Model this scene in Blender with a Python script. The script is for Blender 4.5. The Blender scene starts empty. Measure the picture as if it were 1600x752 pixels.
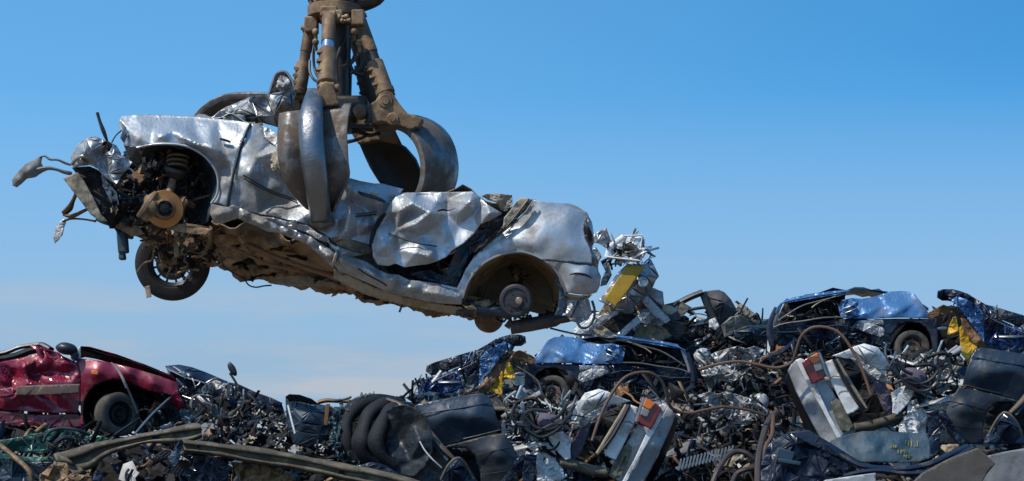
import bpy, bmesh, math, random
import numpy as np
from mathutils import Vector, Matrix, Euler
from mathutils.geometry import delaunay_2d_cdt
R = math.radians
scene = bpy.context.scene
# ------------------------------------------------------------------ camera
K = 7.5/1600/14.0          # metres per photo pixel per metre of distance
CZ = 1.7                   # eye height
HOR = 700.0                # photo row of the horizon
cam = bpy.data.cameras.new("camera"); camo = bpy.data.objects.new("camera", cam)
scene.collection.objects.link(camo); scene.camera = camo
camo.location = (0, 0, CZ); camo.rotation_euler = (R(90), 0, 0)
cam.sensor_width = 36; cam.lens = 36/(1600*K); cam.shift_y = (HOR-376)/1600
cam.clip_start = .1; cam.clip_end = 6000
# ------------------------------------------------------------------ light
SUN_EL, SUN_AZ = R(54), R(236)       # azimuth clockwise from +Y: high on the left, a little behind the camera
w = bpy.data.worlds.new("World"); scene.world = w; w.use_nodes = True
nt = w.node_tree; nt.nodes.clear()
def N(t, **k):
    n = nt.nodes.new(t)
    for a, b in k.items(): setattr(n, a, b)
    return n
out = N('ShaderNodeOutputWorld'); bg = N('ShaderNodeBackground'); bg.inputs[1].default_value = .15
sky = N('ShaderNodeTexSky', sky_type='NISHITA', sun_disc=False, sun_elevation=SUN_EL, sun_rotation=SUN_AZ)
sky.air_density = 1.0; sky.dust_density = .35; sky.ozone_density = 2.6
tc = N('ShaderNodeTexCoord'); sep = N('ShaderNodeSeparateXYZ'); nt.links.new(tc.outputs['Generated'], sep.inputs[0])
def M_(op, a, b, c=None):
    n = N('ShaderNodeMath', operation=op)
    for i, v in enumerate((a, b, c)):
        if v is None: continue
        if hasattr(v, 'links'): nt.links.new(v, n.inputs[i])
        else: n.inputs[i].default_value = v
    return n.outputs[0]
zz = M_('ADD', M_('MULTIPLY', M_('MAXIMUM', sep.outputs[2], 0), 1.35), .19)     # clear air: the blue starts low
cmb = N('ShaderNodeCombineXYZ'); nt.links.new(sep.outputs[0], cmb.inputs[0]); nt.links.new(sep.outputs[1], cmb.inputs[1]); nt.links.new(zz, cmb.inputs[2])
nrm = N('ShaderNodeVectorMath', operation='NORMALIZE'); nt.links.new(cmb.outputs[0], nrm.inputs[0]); nt.links.new(nrm.outputs[0], sky.inputs[0])
hsv = N('ShaderNodeHueSaturation'); hsv.inputs['Hue'].default_value = .486; hsv.inputs['Saturation'].default_value = 1.25; hsv.inputs['Value'].default_value = 1.5
nt.links.new(sky.outputs[0], hsv.inputs['Color'])
# thin low clouds
mp = N('ShaderNodeMapping'); mp.inputs['Scale'].default_value = (3.2, 3.2, 26); nt.links.new(tc.outputs['Generated'], mp.inputs[0])
cn = N('ShaderNodeTexNoise'); cn.inputs['Scale'].default_value = 2.2; cn.inputs['Detail'].default_value = 6; nt.links.new(mp.outputs[0], cn.inputs[0])
cr = N('ShaderNodeMapRange'); cr.inputs[1].default_value = .44; cr.inputs[2].default_value = .60; nt.links.new(cn.outputs[0], cr.inputs[0])
band = N('ShaderNodeMapRange'); band.inputs[1].default_value = .10; band.inputs[2].default_value = .03; nt.links.new(sep.outputs[2], band.inputs[0])
lf = N('ShaderNodeMapRange'); lf.inputs[1].default_value = .12; lf.inputs[2].default_value = -.08; nt.links.new(sep.outputs[0], lf.inputs[0])
cf = M_('MULTIPLY', M_('MULTIPLY', cr.outputs[0], band.outputs[0]), M_('MULTIPLY', lf.outputs[0], .95))
def MR(v, a, b, c=0., d=1.):
    n = N('ShaderNodeMapRange'); nt.links.new(v, n.inputs[0])
    for i, q in enumerate((a, b, c, d)): n.inputs[i+1].default_value = q
    return n.outputs[0]
deep = N('ShaderNodeMixRGB', blend_type='MULTIPLY'); deep.inputs[2].default_value = (.48, .78, .90, 1)       # clearer air to the north-east, away from the sun
nt.links.new(M_('MULTIPLY', MR(sep.outputs[0], -.10, .27), MR(sep.outputs[2], .08, .20)), deep.inputs[0]); nt.links.new(hsv.outputs[0], deep.inputs[1])
hz = N('ShaderNodeMixRGB'); hz.inputs[2].default_value = (2.15, 3.15, 4.25, 1)                             # dusty air near the horizon
nt.links.new(MR(sep.outputs[2], .18, .045, 0., .93), hz.inputs[0]); nt.links.new(deep.outputs[0], hz.inputs[1])
mx = N('ShaderNodeMixRGB'); mx.inputs[2].default_value = (3.2, 3.55, 4.0, 1); nt.links.new(cf, mx.inputs[0]); nt.links.new(hz.outputs[0], mx.inputs[1])
nt.links.new(mx.outputs[0], bg.inputs[0]); nt.links.new(bg.outputs[0], out.inputs[0])
sl = bpy.data.lights.new("sun", 'SUN'); sl.energy = 4.4; sl.angle = R(.6); sl.color = (1, .93, .82)
so = bpy.data.objects.new("sun", sl); scene.collection.objects.link(so)
sdir = Vector((math.sin(SUN_AZ)*math.cos(SUN_EL), math.cos(SUN_AZ)*math.cos(SUN_EL), math.sin(SUN_EL)))
so.rotation_euler = sdir.to_track_quat('Z', 'Y').to_euler(); so.location = sdir*60
vs = scene.view_settings; vs.view_transform = 'Standard'; vs.look = 'None'; vs.gamma = 1; vs.use_curve_mapping = False; vs.exposure = 0
scene.display_settings.display_device = 'sRGB'
# ------------------------------------------------------------------ materials
def material(name, base, metal=0., rough=.5, coat=0., dirt=0., dirtcol=(.12,.09,.06), dscale=3., bump=.3, bscale=40., alt=None, altf=.5, ascale=6., spec=.5, dsoft=.12):
    m = bpy.data.materials.new(name); m.use_nodes = True; t = m.node_tree; b = t.nodes['Principled BSDF']
    L = t.links.new
    def n(ty, **k):
        x = t.nodes.new(ty)
        for a, v in k.items(): setattr(x, a, v)
        return x
    co = n('ShaderNodeTexCoord').outputs['Object']
    def noise(s, det=8, rgh=.6, src=co):
        x = n('ShaderNodeTexNoise'); x.inputs['Scale'].default_value = s; x.inputs['Detail'].default_value = det; x.inputs['Roughness'].default_value = rgh; L(src, x.inputs[0]); return x.outputs[0]
    def mr(v, a, b_, c=0, d=1):
        x = n('ShaderNodeMapRange'); L(v, x.inputs[0])
        for i, q in enumerate((a, b_, c, d)): x.inputs[i+1].default_value = q
        return x.outputs[0]
    def mix(f, a, c):
        x = n('ShaderNodeMixRGB')
        for i, q in enumerate((f, a, c)):
            if hasattr(q, 'links'): L(q, x.inputs[i])
            elif isinstance(q, float): x.inputs[i].default_value = q
            else: x.inputs[i].default_value = (*q, 1)
        return x.outputs[0]
    col = mix(mr(noise(7), .3, .7), tuple(c*.86 for c in base), tuple(min(1, c*1.1) for c in base))
    if alt: col = mix(mr(noise(ascale), altf-.07, altf+.07), alt, col)
    rg = mr(noise(5), .3, .7, max(.03, rough-.07), min(1, rough+.1))
    mt = None
    if dirt > 0:
        th = .72-.4*dirt
        d1 = mr(noise(dscale, 10, .68), th, th+dsoft)
        d2 = mr(noise(dscale*14, 6, .7), .74-.25*dirt, .80-.2*dirt)
        mxn = n('ShaderNodeMath', operation='MAXIMUM'); L(d1, mxn.inputs[0])
        mu = n('ShaderNodeMath', operation='MULTIPLY'); L(d2, mu.inputs[0]); mu.inputs[1].default_value = .8; L(mu.outputs[0], mxn.inputs[1])
        mm = n('ShaderNodeMath', operation='MULTIPLY'); L(mxn.outputs[0], mm.inputs[0]); mm.inputs[1].default_value = min(1, .55+.5*dirt); dm = mm.outputs[0]
        col = mix(dm, col, dirtcol)
        q = n('ShaderNodeMix'); L(dm, q.inputs[0]); L(rg, q.inputs[2]); q.inputs[3].default_value = .85; rg = q.outputs[0]
        if metal: mt = mr(dm, 0, 1, metal, metal*.15)
        if coat: L(mr(dm, 0, .6, coat, 0), b.inputs['Coat Weight'])
    elif coat: b.inputs['Coat Weight'].default_value = coat
    b.inputs['Coat Roughness'].default_value = .12
    L(col, b.inputs['Base Color']); L(rg, b.inputs['Roughness'])
    if mt: L(mt, b.inputs['Metallic'])
    else: b.inputs['Metallic'].default_value = metal
    b.inputs['Specular IOR Level'].default_value = spec
    if bump:
        bp = n('ShaderNodeBump'); bp.inputs['Strength'].default_value = bump; bp.inputs['Distance'].default_value = .01
        L(noise(bscale, 6, .65), bp.inputs['Height']); L(bp.outputs[0], b.inputs['Normal'])
    return m
MUD = (.11,.08,.05)
silver = material('silver_paint', (.41,.44,.465), .62, .42, .08, .55, (.19,.165,.14), 2.2, .10, 22)
silver_low = material('silver_paint_dirty', (.31,.32,.325), .55, .36, .15, .62, (.16,.13,.10), 3.5, .2, 30)
bare = material('bare_steel', (.36,.36,.36), .85, .36, 0, .5, (.13,.10,.075), 4, .25, 40)
under = material('underbody_mud', (.085,.062,.04), .1, .6, 0, .5, (.012,.010,.008), 5, 1., 24, alt=(.25,.165,.085), altf=.56, ascale=4.5)
under2 = material('underbody_tan', (.30,.25,.18), .1, .7, 0, .5, (.09,.07,.05), 6, .7, 30)
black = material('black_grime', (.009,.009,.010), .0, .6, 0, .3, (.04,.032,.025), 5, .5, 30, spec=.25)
blackp = material('black_plastic', (.018,.019,.021), .0, .38, 0, .25, (.07,.06,.05), 5, .2, 60)
rubber = material('tyre_rubber', (.011,.011,.012), 0, .75, 0, .35, (.035,.031,.026), 4, .4, 60)
rubber_dusty = material('dusty_tyre_rubber', (.04,.037,.033), 0, .85, 0, .6, (.105,.09,.07), 4, .5, 60)
rust = material('rusty_iron', (.20,.10,.045), .35, .6, 0, .4, (.07,.045,.03), 6, .5, 50)
disc_m = material('rusty_disc_face', (.42,.17,.05), .7, .40, 0, .25, (.14,.09,.06), 6, .1, 40)
grabm = material('grab_dirty_steel', (.135,.08,.042), .3, .62, 0, .5, (.075,.055,.04), 3.5, .6, 22, alt=(.25,.165,.09), altf=.47, ascale=6)
grabw = material('grab_worn_steel', (.21,.205,.205), .85, .40, 0, .74, (.10,.068,.042), 3.2, .5, 20, alt=(.10,.08,.065), altf=.42, ascale=7)
grabrib = material('claw_rib_steel', (.20,.215,.235), .9, .34, 0, .55, (.09,.06,.04), 3.4, .5, 22)
grabdark = material('grab_oily_shaded_steel', (.04,.035,.03), .4, .5, 0, .4, (.10,.08,.06), 5, .5, 30)  # dark steel; on the back rams its colour also holds painted-in shade
chrome = material('piston_chrome', (.55,.6,.66), .95, .18, 0, .25, (.2,.16,.12), 5, .05, 40)
ltgrey = material('grey_sheet_steel', (.42,.42,.41), .35, .42, .1, .45, (.16,.14,.11), 4, .2, 30)
whitep = material('chalky_white_paint', (.70,.70,.68), .0, .42, .2, .48, (.20,.17,.13), 3.2, .25, 30)
zinc = material('pale_crumpled_metal', (.42,.415,.40), .25, .42, .1, .52, (.10,.085,.07), 5, .3, 30)
redp = material('crimson_paint', (.20,.006,.028), .15, .34, .45, .5, (.13,.055,.05), 3, .12, 24)
bluep = material('blue_car_paint', (.07,.175,.35), .3, .34, .25, .42, (.10,.11,.13), 3, .12, 24)
bluedk = material('navy_car_paint', (.010,.018,.038), .15, .38, .2, .5, (.06,.06,.06), 3, .15, 24)
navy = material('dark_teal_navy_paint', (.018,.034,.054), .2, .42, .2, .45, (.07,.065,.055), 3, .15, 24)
denim = material('faded_blue_paint', (.018,.048,.075), .05, .6, .0, .45, (.07,.07,.065), 3, .3, 24)
khaki = material('khaki_beam_paint', (.13,.11,.07), .1, .6, 0, .75, (.05,.04,.027), 4, .4, 30)
green = material('green_paint', (.008,.085,.06), .1, .4, .3, .6, (.04,.05,.04), 5, .2, 30)
yellow = material('yellow_panel_paint', (.62,.36,.02), .0, .5, .1, .35, (.25,.15,.05), 4, .3, 30)
plate_m = material('mustard_plate', (.36,.215,.01), .0, .6, .0, .35, (.20,.13,.03), 8, .2, 60)
orange = material('orange_lens', (.62,.15,.01), 0, .25, .6, .2, (.3,.12,.05), 6, .1, 40)
redlens = material('red_lens', (.16,.008,.008), 0, .25, .6, .2, (.12,.04,.03), 6, .1, 40)
greylens = material('clear_grey_lens', (.20,.20,.20), 0, .25, .5, .3, (.1,.09,.08), 6, .1, 40)
hose_m = material('rusty_hose', (.10,.055,.032), .1, .6, 0, .4, (.10,.07,.05), 6, .5, 60)
foam = material('tan_foam', (.45,.38,.27), 0, .9, 0, .5, (.14,.10,.06), 8, 1., 40)
glass_dk = material('grimy_glass', (.10,.11,.11), .0, .25, .3, .4, (.16,.14,.11), 5, .1, 30)
purple = material('dull_purple_cloth', (.09,.075,.11), 0, .8, 0, .3, (.04,.035,.04), 5, .4, 30)
brownp = material('rusty_brown_inner_panel', (.17,.085,.035), .1, .55, 0, .4, (.06,.04,.03), 4, .3, 30)
# ------------------------------------------------------------------ geometry helpers
MIR = [False]
def V(px, py, d):
    if MIR[0]: px, py, d = 2286-px, py-71, d+.6      # the heap repeats itself, turned round and higher up, on its right side
    return Vector(((px-800)*K*d, d, CZ+(HOR-py)*K*d))
def wloc(o):
    v = Vector((0,0,0))
    while o is not None: v = v+o.location; o = o.parent
    return v
def thing(name, label, cat, loc, group=None):
    o = bpy.data.objects.new(name, None); scene.collection.objects.link(o)
    o.location = loc; o.empty_display_size = .2; o['label'] = label; o['category'] = cat
    if group: o['group'] = group
    return o
def tag(o, label, cat=None, group=None, kind=None):
    if label: o['label'] = label
    if cat: o['category'] = cat
    if group: o['group'] = group
    if kind: o['kind'] = kind
    return o
def mesh_obj(name, verts, faces, mats, parent=None, smooth=True, thick=0, midx=None, bevel=0, sub=0, off=0.):
    me = bpy.data.meshes.new(name)
    verts = [Vector(v) for v in verts]
    if parent is not None: L0 = wloc(parent)
    else:
        L0 = sum(verts, Vector((0,0,0)))/max(1, len(verts))
        L0.z = min(v.z for v in verts)
    me.from_pydata([tuple(v-L0) for v in verts], [], faces); me.update()
    if not isinstance(mats, (list, tuple)): mats = [mats]
    for m in mats: me.materials.append(m)
    if midx is not None: me.polygons.foreach_set('material_index', midx)
    if smooth: me.polygons.foreach_set('use_smooth', [True]*len(me.polygons))
    o = bpy.data.objects.new(name, me); scene.collection.objects.link(o)
    if parent is not None: o.parent = parent
    else: o.location = L0
    if sub:
        s = o.modifiers.new('sub', 'SUBSURF'); s.levels = s.render_levels = sub
    if thick:
        s = o.modifiers.new('solid', 'SOLIDIFY'); s.thickness = thick; s.offset = off; s.use_even_offset = False
    if bevel:
        s = o.modifiers.new('bev', 'BEVEL'); s.width = bevel; s.segments = 2; s.limit_method = 'ANGLE'
    return o
def hsh(i, j, s):
    x = (i*374761393 + j*668265263 + s*974634777) & 0xffffffff
    x = ((x ^ (x >> 13))*1274126177) & 0xffffffff
    return ((x ^ (x >> 16)) & 0xffff)/65535.*2-1
def tin(x, y, s):                       # piecewise-linear folds on a triangle lattice
    k = (x+y)*.36603; u = x+k; v = y+k
    i = np.floor(u).astype(np.int64); j = np.floor(v).astype(np.int64); fu = u-i; fv = v-j
    a = hsh(i, j, s); b = hsh(i+1, j, s); c = hsh(i, j+1, s); d = hsh(i+1, j+1, s)
    return np.where(fu > fv, a+(b-a)*fu+(d-b)*fv, a+(c-a)*fv+(d-c)*fu)
def smooth_n(x, y, s):
    r = 0
    rr = np.random.RandomState(s+7)
    for q in range(5):
        a = rr.uniform(0, 6.28); f = rr.uniform(.5, 1.6); p = rr.uniform(0, 6.28)
        r = r+np.sin((x*math.cos(a)+y*math.sin(a))*f+p)
    return r/3
def crum(x, y, L, s):
    wx = x/L + .35*smooth_n(x/L, y/L, s); wy = y/L+.35*smooth_n(x/L+9, y/L, s+3)
    return .85*tin(wx, wy, s)+.30*tin(wx*2.1+5, wy*2.1, s+11)+.55*np.abs(tin(wx*.8+3, wy*1.25+1, s+31))-.25*np.abs(tin(wx*1.9+7, wy*1.5, s+37))
class Folds:
    """random creased sheet: straight fold lines between random knuckle points"""
    def __init__(s, x0, y0, x1, y1, L, seed):
        r = random.Random(seed*7+1); pts = []; cx0, cy0 = (x0+x1)/2, (y0+y1)/2; W_ = math.hypot(x1-x0, y1-y0)/2+L*2
        th = r.uniform(-.9, .9); st = r.uniform(1.25, 1.8); y = -W_; row = 0
        while y < W_:
            x = -W_+(row % 2)*L*.5
            while x < W_:
                a, b = (x+r.uniform(-.5, .5)*L)*st, (y+r.uniform(-.5, .5)*L)/st*1.25
                pts.append((cx0+a*math.cos(th)-b*math.sin(th), cy0+a*math.sin(th)+b*math.cos(th))); x += L
            y += L*.87; row += 1
        v, e, f, *_ = delaunay_2d_cdt([Vector(p) for p in pts], [], [], 0, 1e-4)
        s.P = np.array([tuple(q) for q in v]); s.T = np.array([tuple(q) for q in f]); s.z = np.array([r.uniform(-1, 1) for _ in s.P])
        ed = set()
        for a, b, c in s.T:
            for q in ((a, b), (b, c), (c, a)): ed.add((min(q), max(q)))
        s.E = ed; nb = {}
        for a, b in ed: nb.setdefault(a, []).append(b); nb.setdefault(b, []).append(a)
        soft = [k for k in nb if r.random() < .72]
        for _ in range(3):
            for k in soft: s.z[k] = sum(s.z[q] for q in nb[k])/len(nb[k])
        for k in soft: s.z[k] += r.uniform(-.08, .08)
    def h(s, X, Y):
        out_ = np.zeros(len(X))
        for a, b, c in s.T:
            (ax, ay), (bx, by), (cx, cy) = s.P[a], s.P[b], s.P[c]; dt = (by-cy)*(ax-cx)+(cx-bx)*(ay-cy)
            m = (X >= min(ax, bx, cx)-.01) & (X <= max(ax, bx, cx)+.01) & (Y >= min(ay, by, cy)-.01) & (Y <= max(ay, by, cy)+.01)
            if not m.any() or abs(dt) < 1e-9: continue
            x, y = X[m], Y[m]; u = ((by-cy)*(x-cx)+(cx-bx)*(y-cy))/dt; v = ((cy-ay)*(x-cx)+(ax-cx)*(y-cy))/dt; w_ = 1-u-v
            k = (u > -1e-4) & (v > -1e-4) & (w_ > -1e-4); q = out_[m]; q[k] = (u*s.z[a]+v*s.z[b]+w_*s.z[c])[k]; out_[m] = q
        return out_
def catmull(p, n=6, closed=False):
    p = [np.array(q, float) for q in p]; m = len(p); r = []
    rng = range(m) if closed else range(m-1)
    for i in rng:
        if closed: a, b, c, d = p[(i-1) % m], p[i], p[(i+1) % m], p[(i+2) % m]
        else: a, b, c, d = p[max(i-1, 0)], p[i], p[i+1], p[min(i+2, m-1)]
        for k in range(n):
            t = k/n
            r.append(.5*((2*b)+(-a+c)*t+(2*a-5*b+4*c-d)*t*t+(-a+3*b-3*c+d)*t**3))
    if not closed: r.append(p[-1])
    return r
def inside(P, poly):
    x, y = P[:, 0], P[:, 1]; r = np.zeros(len(P), bool); n = len(poly)
    for i in range(n):
        x1, y1 = poly[i]; x2, y2 = poly[(i+1) % n]
        if y1 == y2: continue
        c = ((y1 > y) != (y2 > y)) & (x < (x2-x1)*(y-y1)/(y2-y1)+x1); r ^= c
    return r
def sheet(name, outl, d, mat, parent=None, h=3.5, ctrl=(), amp=.03, L=40, seed=1, thick=.004, holes=(), rag=0., power=2.4, smooth=True, fold=None, soft=0, facets=False):
    """crumpled plate: outline [(px,py[,depth offset])], control points inside, real folds as depth"""
    rnd = random.Random(seed)
    o = [(q[0], q[1], q[2] if len(q) > 2 else 0.) for q in outl]
    src = [(a, b, c) for a, b, c in o]+[tuple(c) for c in ctrl]
    def resample(o):
        r = []
        for i in range(len(o)):
            a, b = np.array(o[i]), np.array(o[(i+1) % len(o)]); n = max(1, int(np.hypot(*(b-a)[:2])/h))
            for k in range(n):
                q = a+(b-a)*k/n
                if rag and k: q[:2] += [rnd.uniform(-rag, rag), rnd.uniform(-rag, rag)]
                r.append(tuple(q))
        return r
    ro = resample(o); poly = [(a, b) for a, b, c in ro]
    xs = [a for a, b in poly]; ys = [b for a, b in poly]
    g = []
    y = min(ys); row = 0
    while y < max(ys):
        x = min(xs)+(row % 2)*h*.5
        while x < max(xs):
            g.append((x+rnd.uniform(-.2, .2)*h, y+rnd.uniform(-.2, .2)*h)); x += h
        y += h*.87; row += 1
    G = np.array(g) if g else np.zeros((0, 2))
    if len(G):
        G = G[inside(G, poly)]
        B = np.array(poly)
        if len(G): G = G[np.array([((B-q)**2).sum(1).min() > (h*.45)**2 for q in G])]
    vs_ = [Vector(q) for q in poly]; n0 = len(poly); edges = []
    hp = []
    for hl in holes:
        rh = resample([(a, b, 0) for a, b in hl]); s0 = len(vs_)
        vs_ += [Vector((a, b)) for a, b, _ in rh]; edges += [(s0+i, s0+(i+1) % len(rh)) for i in range(len(rh))]; hp.append([(a, b) for a, b, _ in rh])
    fo = None
    if amp >= .02:
        fo = Folds(min(xs), min(ys), max(xs), max(ys), L*.9, seed); PN = np.array(poly)
        ins = inside(fo.P, poly)
        for a, b in fo.E:
            if ins[a] or ins[b]:
                s0 = len(vs_); vs_ += [Vector(fo.P[a]), Vector(fo.P[b])]; edges.append((s0, s0+1))
        if len(G):                       # keep the filler points off the fold lines
            keep = np.ones(len(G), bool)
            for a, b in fo.E:
                if not (ins[a] or ins[b]): continue
                A_, B_ = fo.P[a], fo.P[b]; ab = B_-A_; t_ = np.clip(((G-A_) @ ab)/(ab @ ab), 0, 1); keep &= (((G-A_-t_[:, None]*ab)**2).sum(1) > (h*.4)**2)
            G = G[keep]
    vs_ += [Vector(q) for q in G]
    rv, re, rf, *_ = delaunay_2d_cdt(vs_, edges, [list(range(n0))], 1, .05)
    P = np.array([tuple(v) for v in rv]); F = [tuple(f) for f in rf]
    if fo is not None:
        C = np.array([P[list(f)].mean(0) for f in F]); ok = inside(C, poly); F = [f for f, k in zip(F, ok) if k]
    if hp:
        C = np.array([P[list(f)].mean(0) for f in F]); bad = np.zeros(len(C), bool)
        for q in hp: bad |= inside(C, q)
        F = [f for f, b in zip(F, bad) if not b]
    S = np.array(src)
    if np.ptp(S[:, 2]) < 1e-6: dd = np.zeros(len(P))
    elif facets:                                     # flat facets between the given knuckle points
        fs = Folds.__new__(Folds); v_, e_, f_, *_ = delaunay_2d_cdt([Vector(q[:2]) for q in S], [], [], 0, 1e-4)
        fs.P = np.array([tuple(q) for q in v_]); fs.T = [tuple(q) for q in f_]; fs.z = np.array([S[((S[:, :2]-q)**2).sum(1).argmin(), 2] for q in fs.P])
        dd = fs.h(P[:, 0], P[:, 1]); fe = np.array([(f[i], f[(i+1) % 3]) for f in F if len(f) == 3 for i in range(3)])
        for _ in range(1 if facets is True else facets):
            acc = dd*1.; cnt = np.ones(len(dd)); np.add.at(acc, fe[:, 0], dd[fe[:, 1]]); np.add.at(cnt, fe[:, 0], 1); np.add.at(acc, fe[:, 1], dd[fe[:, 0]]); np.add.at(cnt, fe[:, 1], 1); dd = acc/cnt
    else:                                            # smooth multiquadric through the given depths
        _, ui = np.unique(np.round(S[:, :2], 1), axis=0, return_index=True); S = S[ui]
        cc = 8.**2; ker = lambda r2: -np.sqrt(r2+cc); n_ = len(S)
        A = np.zeros((n_+1, n_+1)); A[:n_, :n_] = ker(((S[:, None, :2]-S[None, :, :2])**2).sum(2))+np.eye(n_)*1.2; A[n_, :n_] = A[:n_, n_] = 1
        sol = np.linalg.lstsq(A, np.append(S[:, 2], 0), rcond=None)[0]
        dd = ker(((P[:, None, :]-S[None, :, :2])**2).sum(2)) @ sol[:n_]+sol[n_]
    if fo is not None:
        zf = fo.h(P[:, 0], P[:, 1])
        if soft:
            fe = np.array([(f[i], f[(i+1) % 3]) for f in F if len(f) == 3 for i in range(3)])
            for _ in range(soft):
                acc = zf*1.; cnt = np.ones(len(zf)); np.add.at(acc, fe[:, 0], zf[fe[:, 1]]); np.add.at(cnt, fe[:, 0], 1); np.add.at(acc, fe[:, 1], zf[fe[:, 0]]); np.add.at(cnt, fe[:, 1], 1); zf = acc/cnt
        dd = dd+amp*.8*zf+amp*.22*crum(P[:, 0], P[:, 1], L*.6, seed)
    else: dd = dd + amp*crum(P[:, 0], P[:, 1], L, seed)
    if fold is not None: dd = dd+fold(P[:, 0], P[:, 1])
    verts = [V(p[0], p[1], d+q) for p, q in zip(P, dd)]
    used = sorted({i for f in F for i in f}); mp_ = {a: b for b, a in enumerate(used)}
    o = mesh_obj(name, [verts[i] for i in used], [tuple(mp_[i] for i in f) for f in F], mat, parent, smooth=smooth, thick=thick)
    if facets: o.data.set_sharp_from_angle(angle=R(16))
    elif fo is not None: o.data.set_sharp_from_angle(angle=R(24 if soft else 7))
    return o
def loft(name, rows, mat, parent=None, thick=.006, up=(3, 3), amp=0., L=.2, seed=1, closed_u=False, bevel=0, off=0.):
    rows = [[np.array(tuple(q), float) for q in r] for r in rows]
    if up[1] > 1: rows = [catmull(r, up[1], closed_u) for r in rows]
    if up[0] > 1:
        cols = [catmull([r[j] for r in rows], up[0]) for j in range(len(rows[0]))]
        rows = [[c[i] for c in cols] for i in range(len(cols[0]))]
    A = np.array(rows); n, m = A.shape[:2]
    if amp:
        gu = np.gradient(A, axis=0); gv = np.gradient(A, axis=1); nn = np.cross(gu, gv); nn /= np.linalg.norm(nn, axis=2, keepdims=True)+1e-9
        su = np.cumsum(np.linalg.norm(gu, axis=2), 0); sv = np.cumsum(np.linalg.norm(gv, axis=2), 1)
        A = A+nn*(amp*crum(su, sv, L, seed))[..., None]
    F = []
    mm = m if closed_u else m-1
    for i in range(n-1):
        for j in range(mm): F.append((i*m+j, i*m+(j+1) % m, (i+1)*m+(j+1) % m, (i+1)*m+j))
    return mesh_obj(name, [tuple(q) for q in A.reshape(-1, 3)], F, mat, parent, thick=thick, bevel=bevel, off=off)
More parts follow.
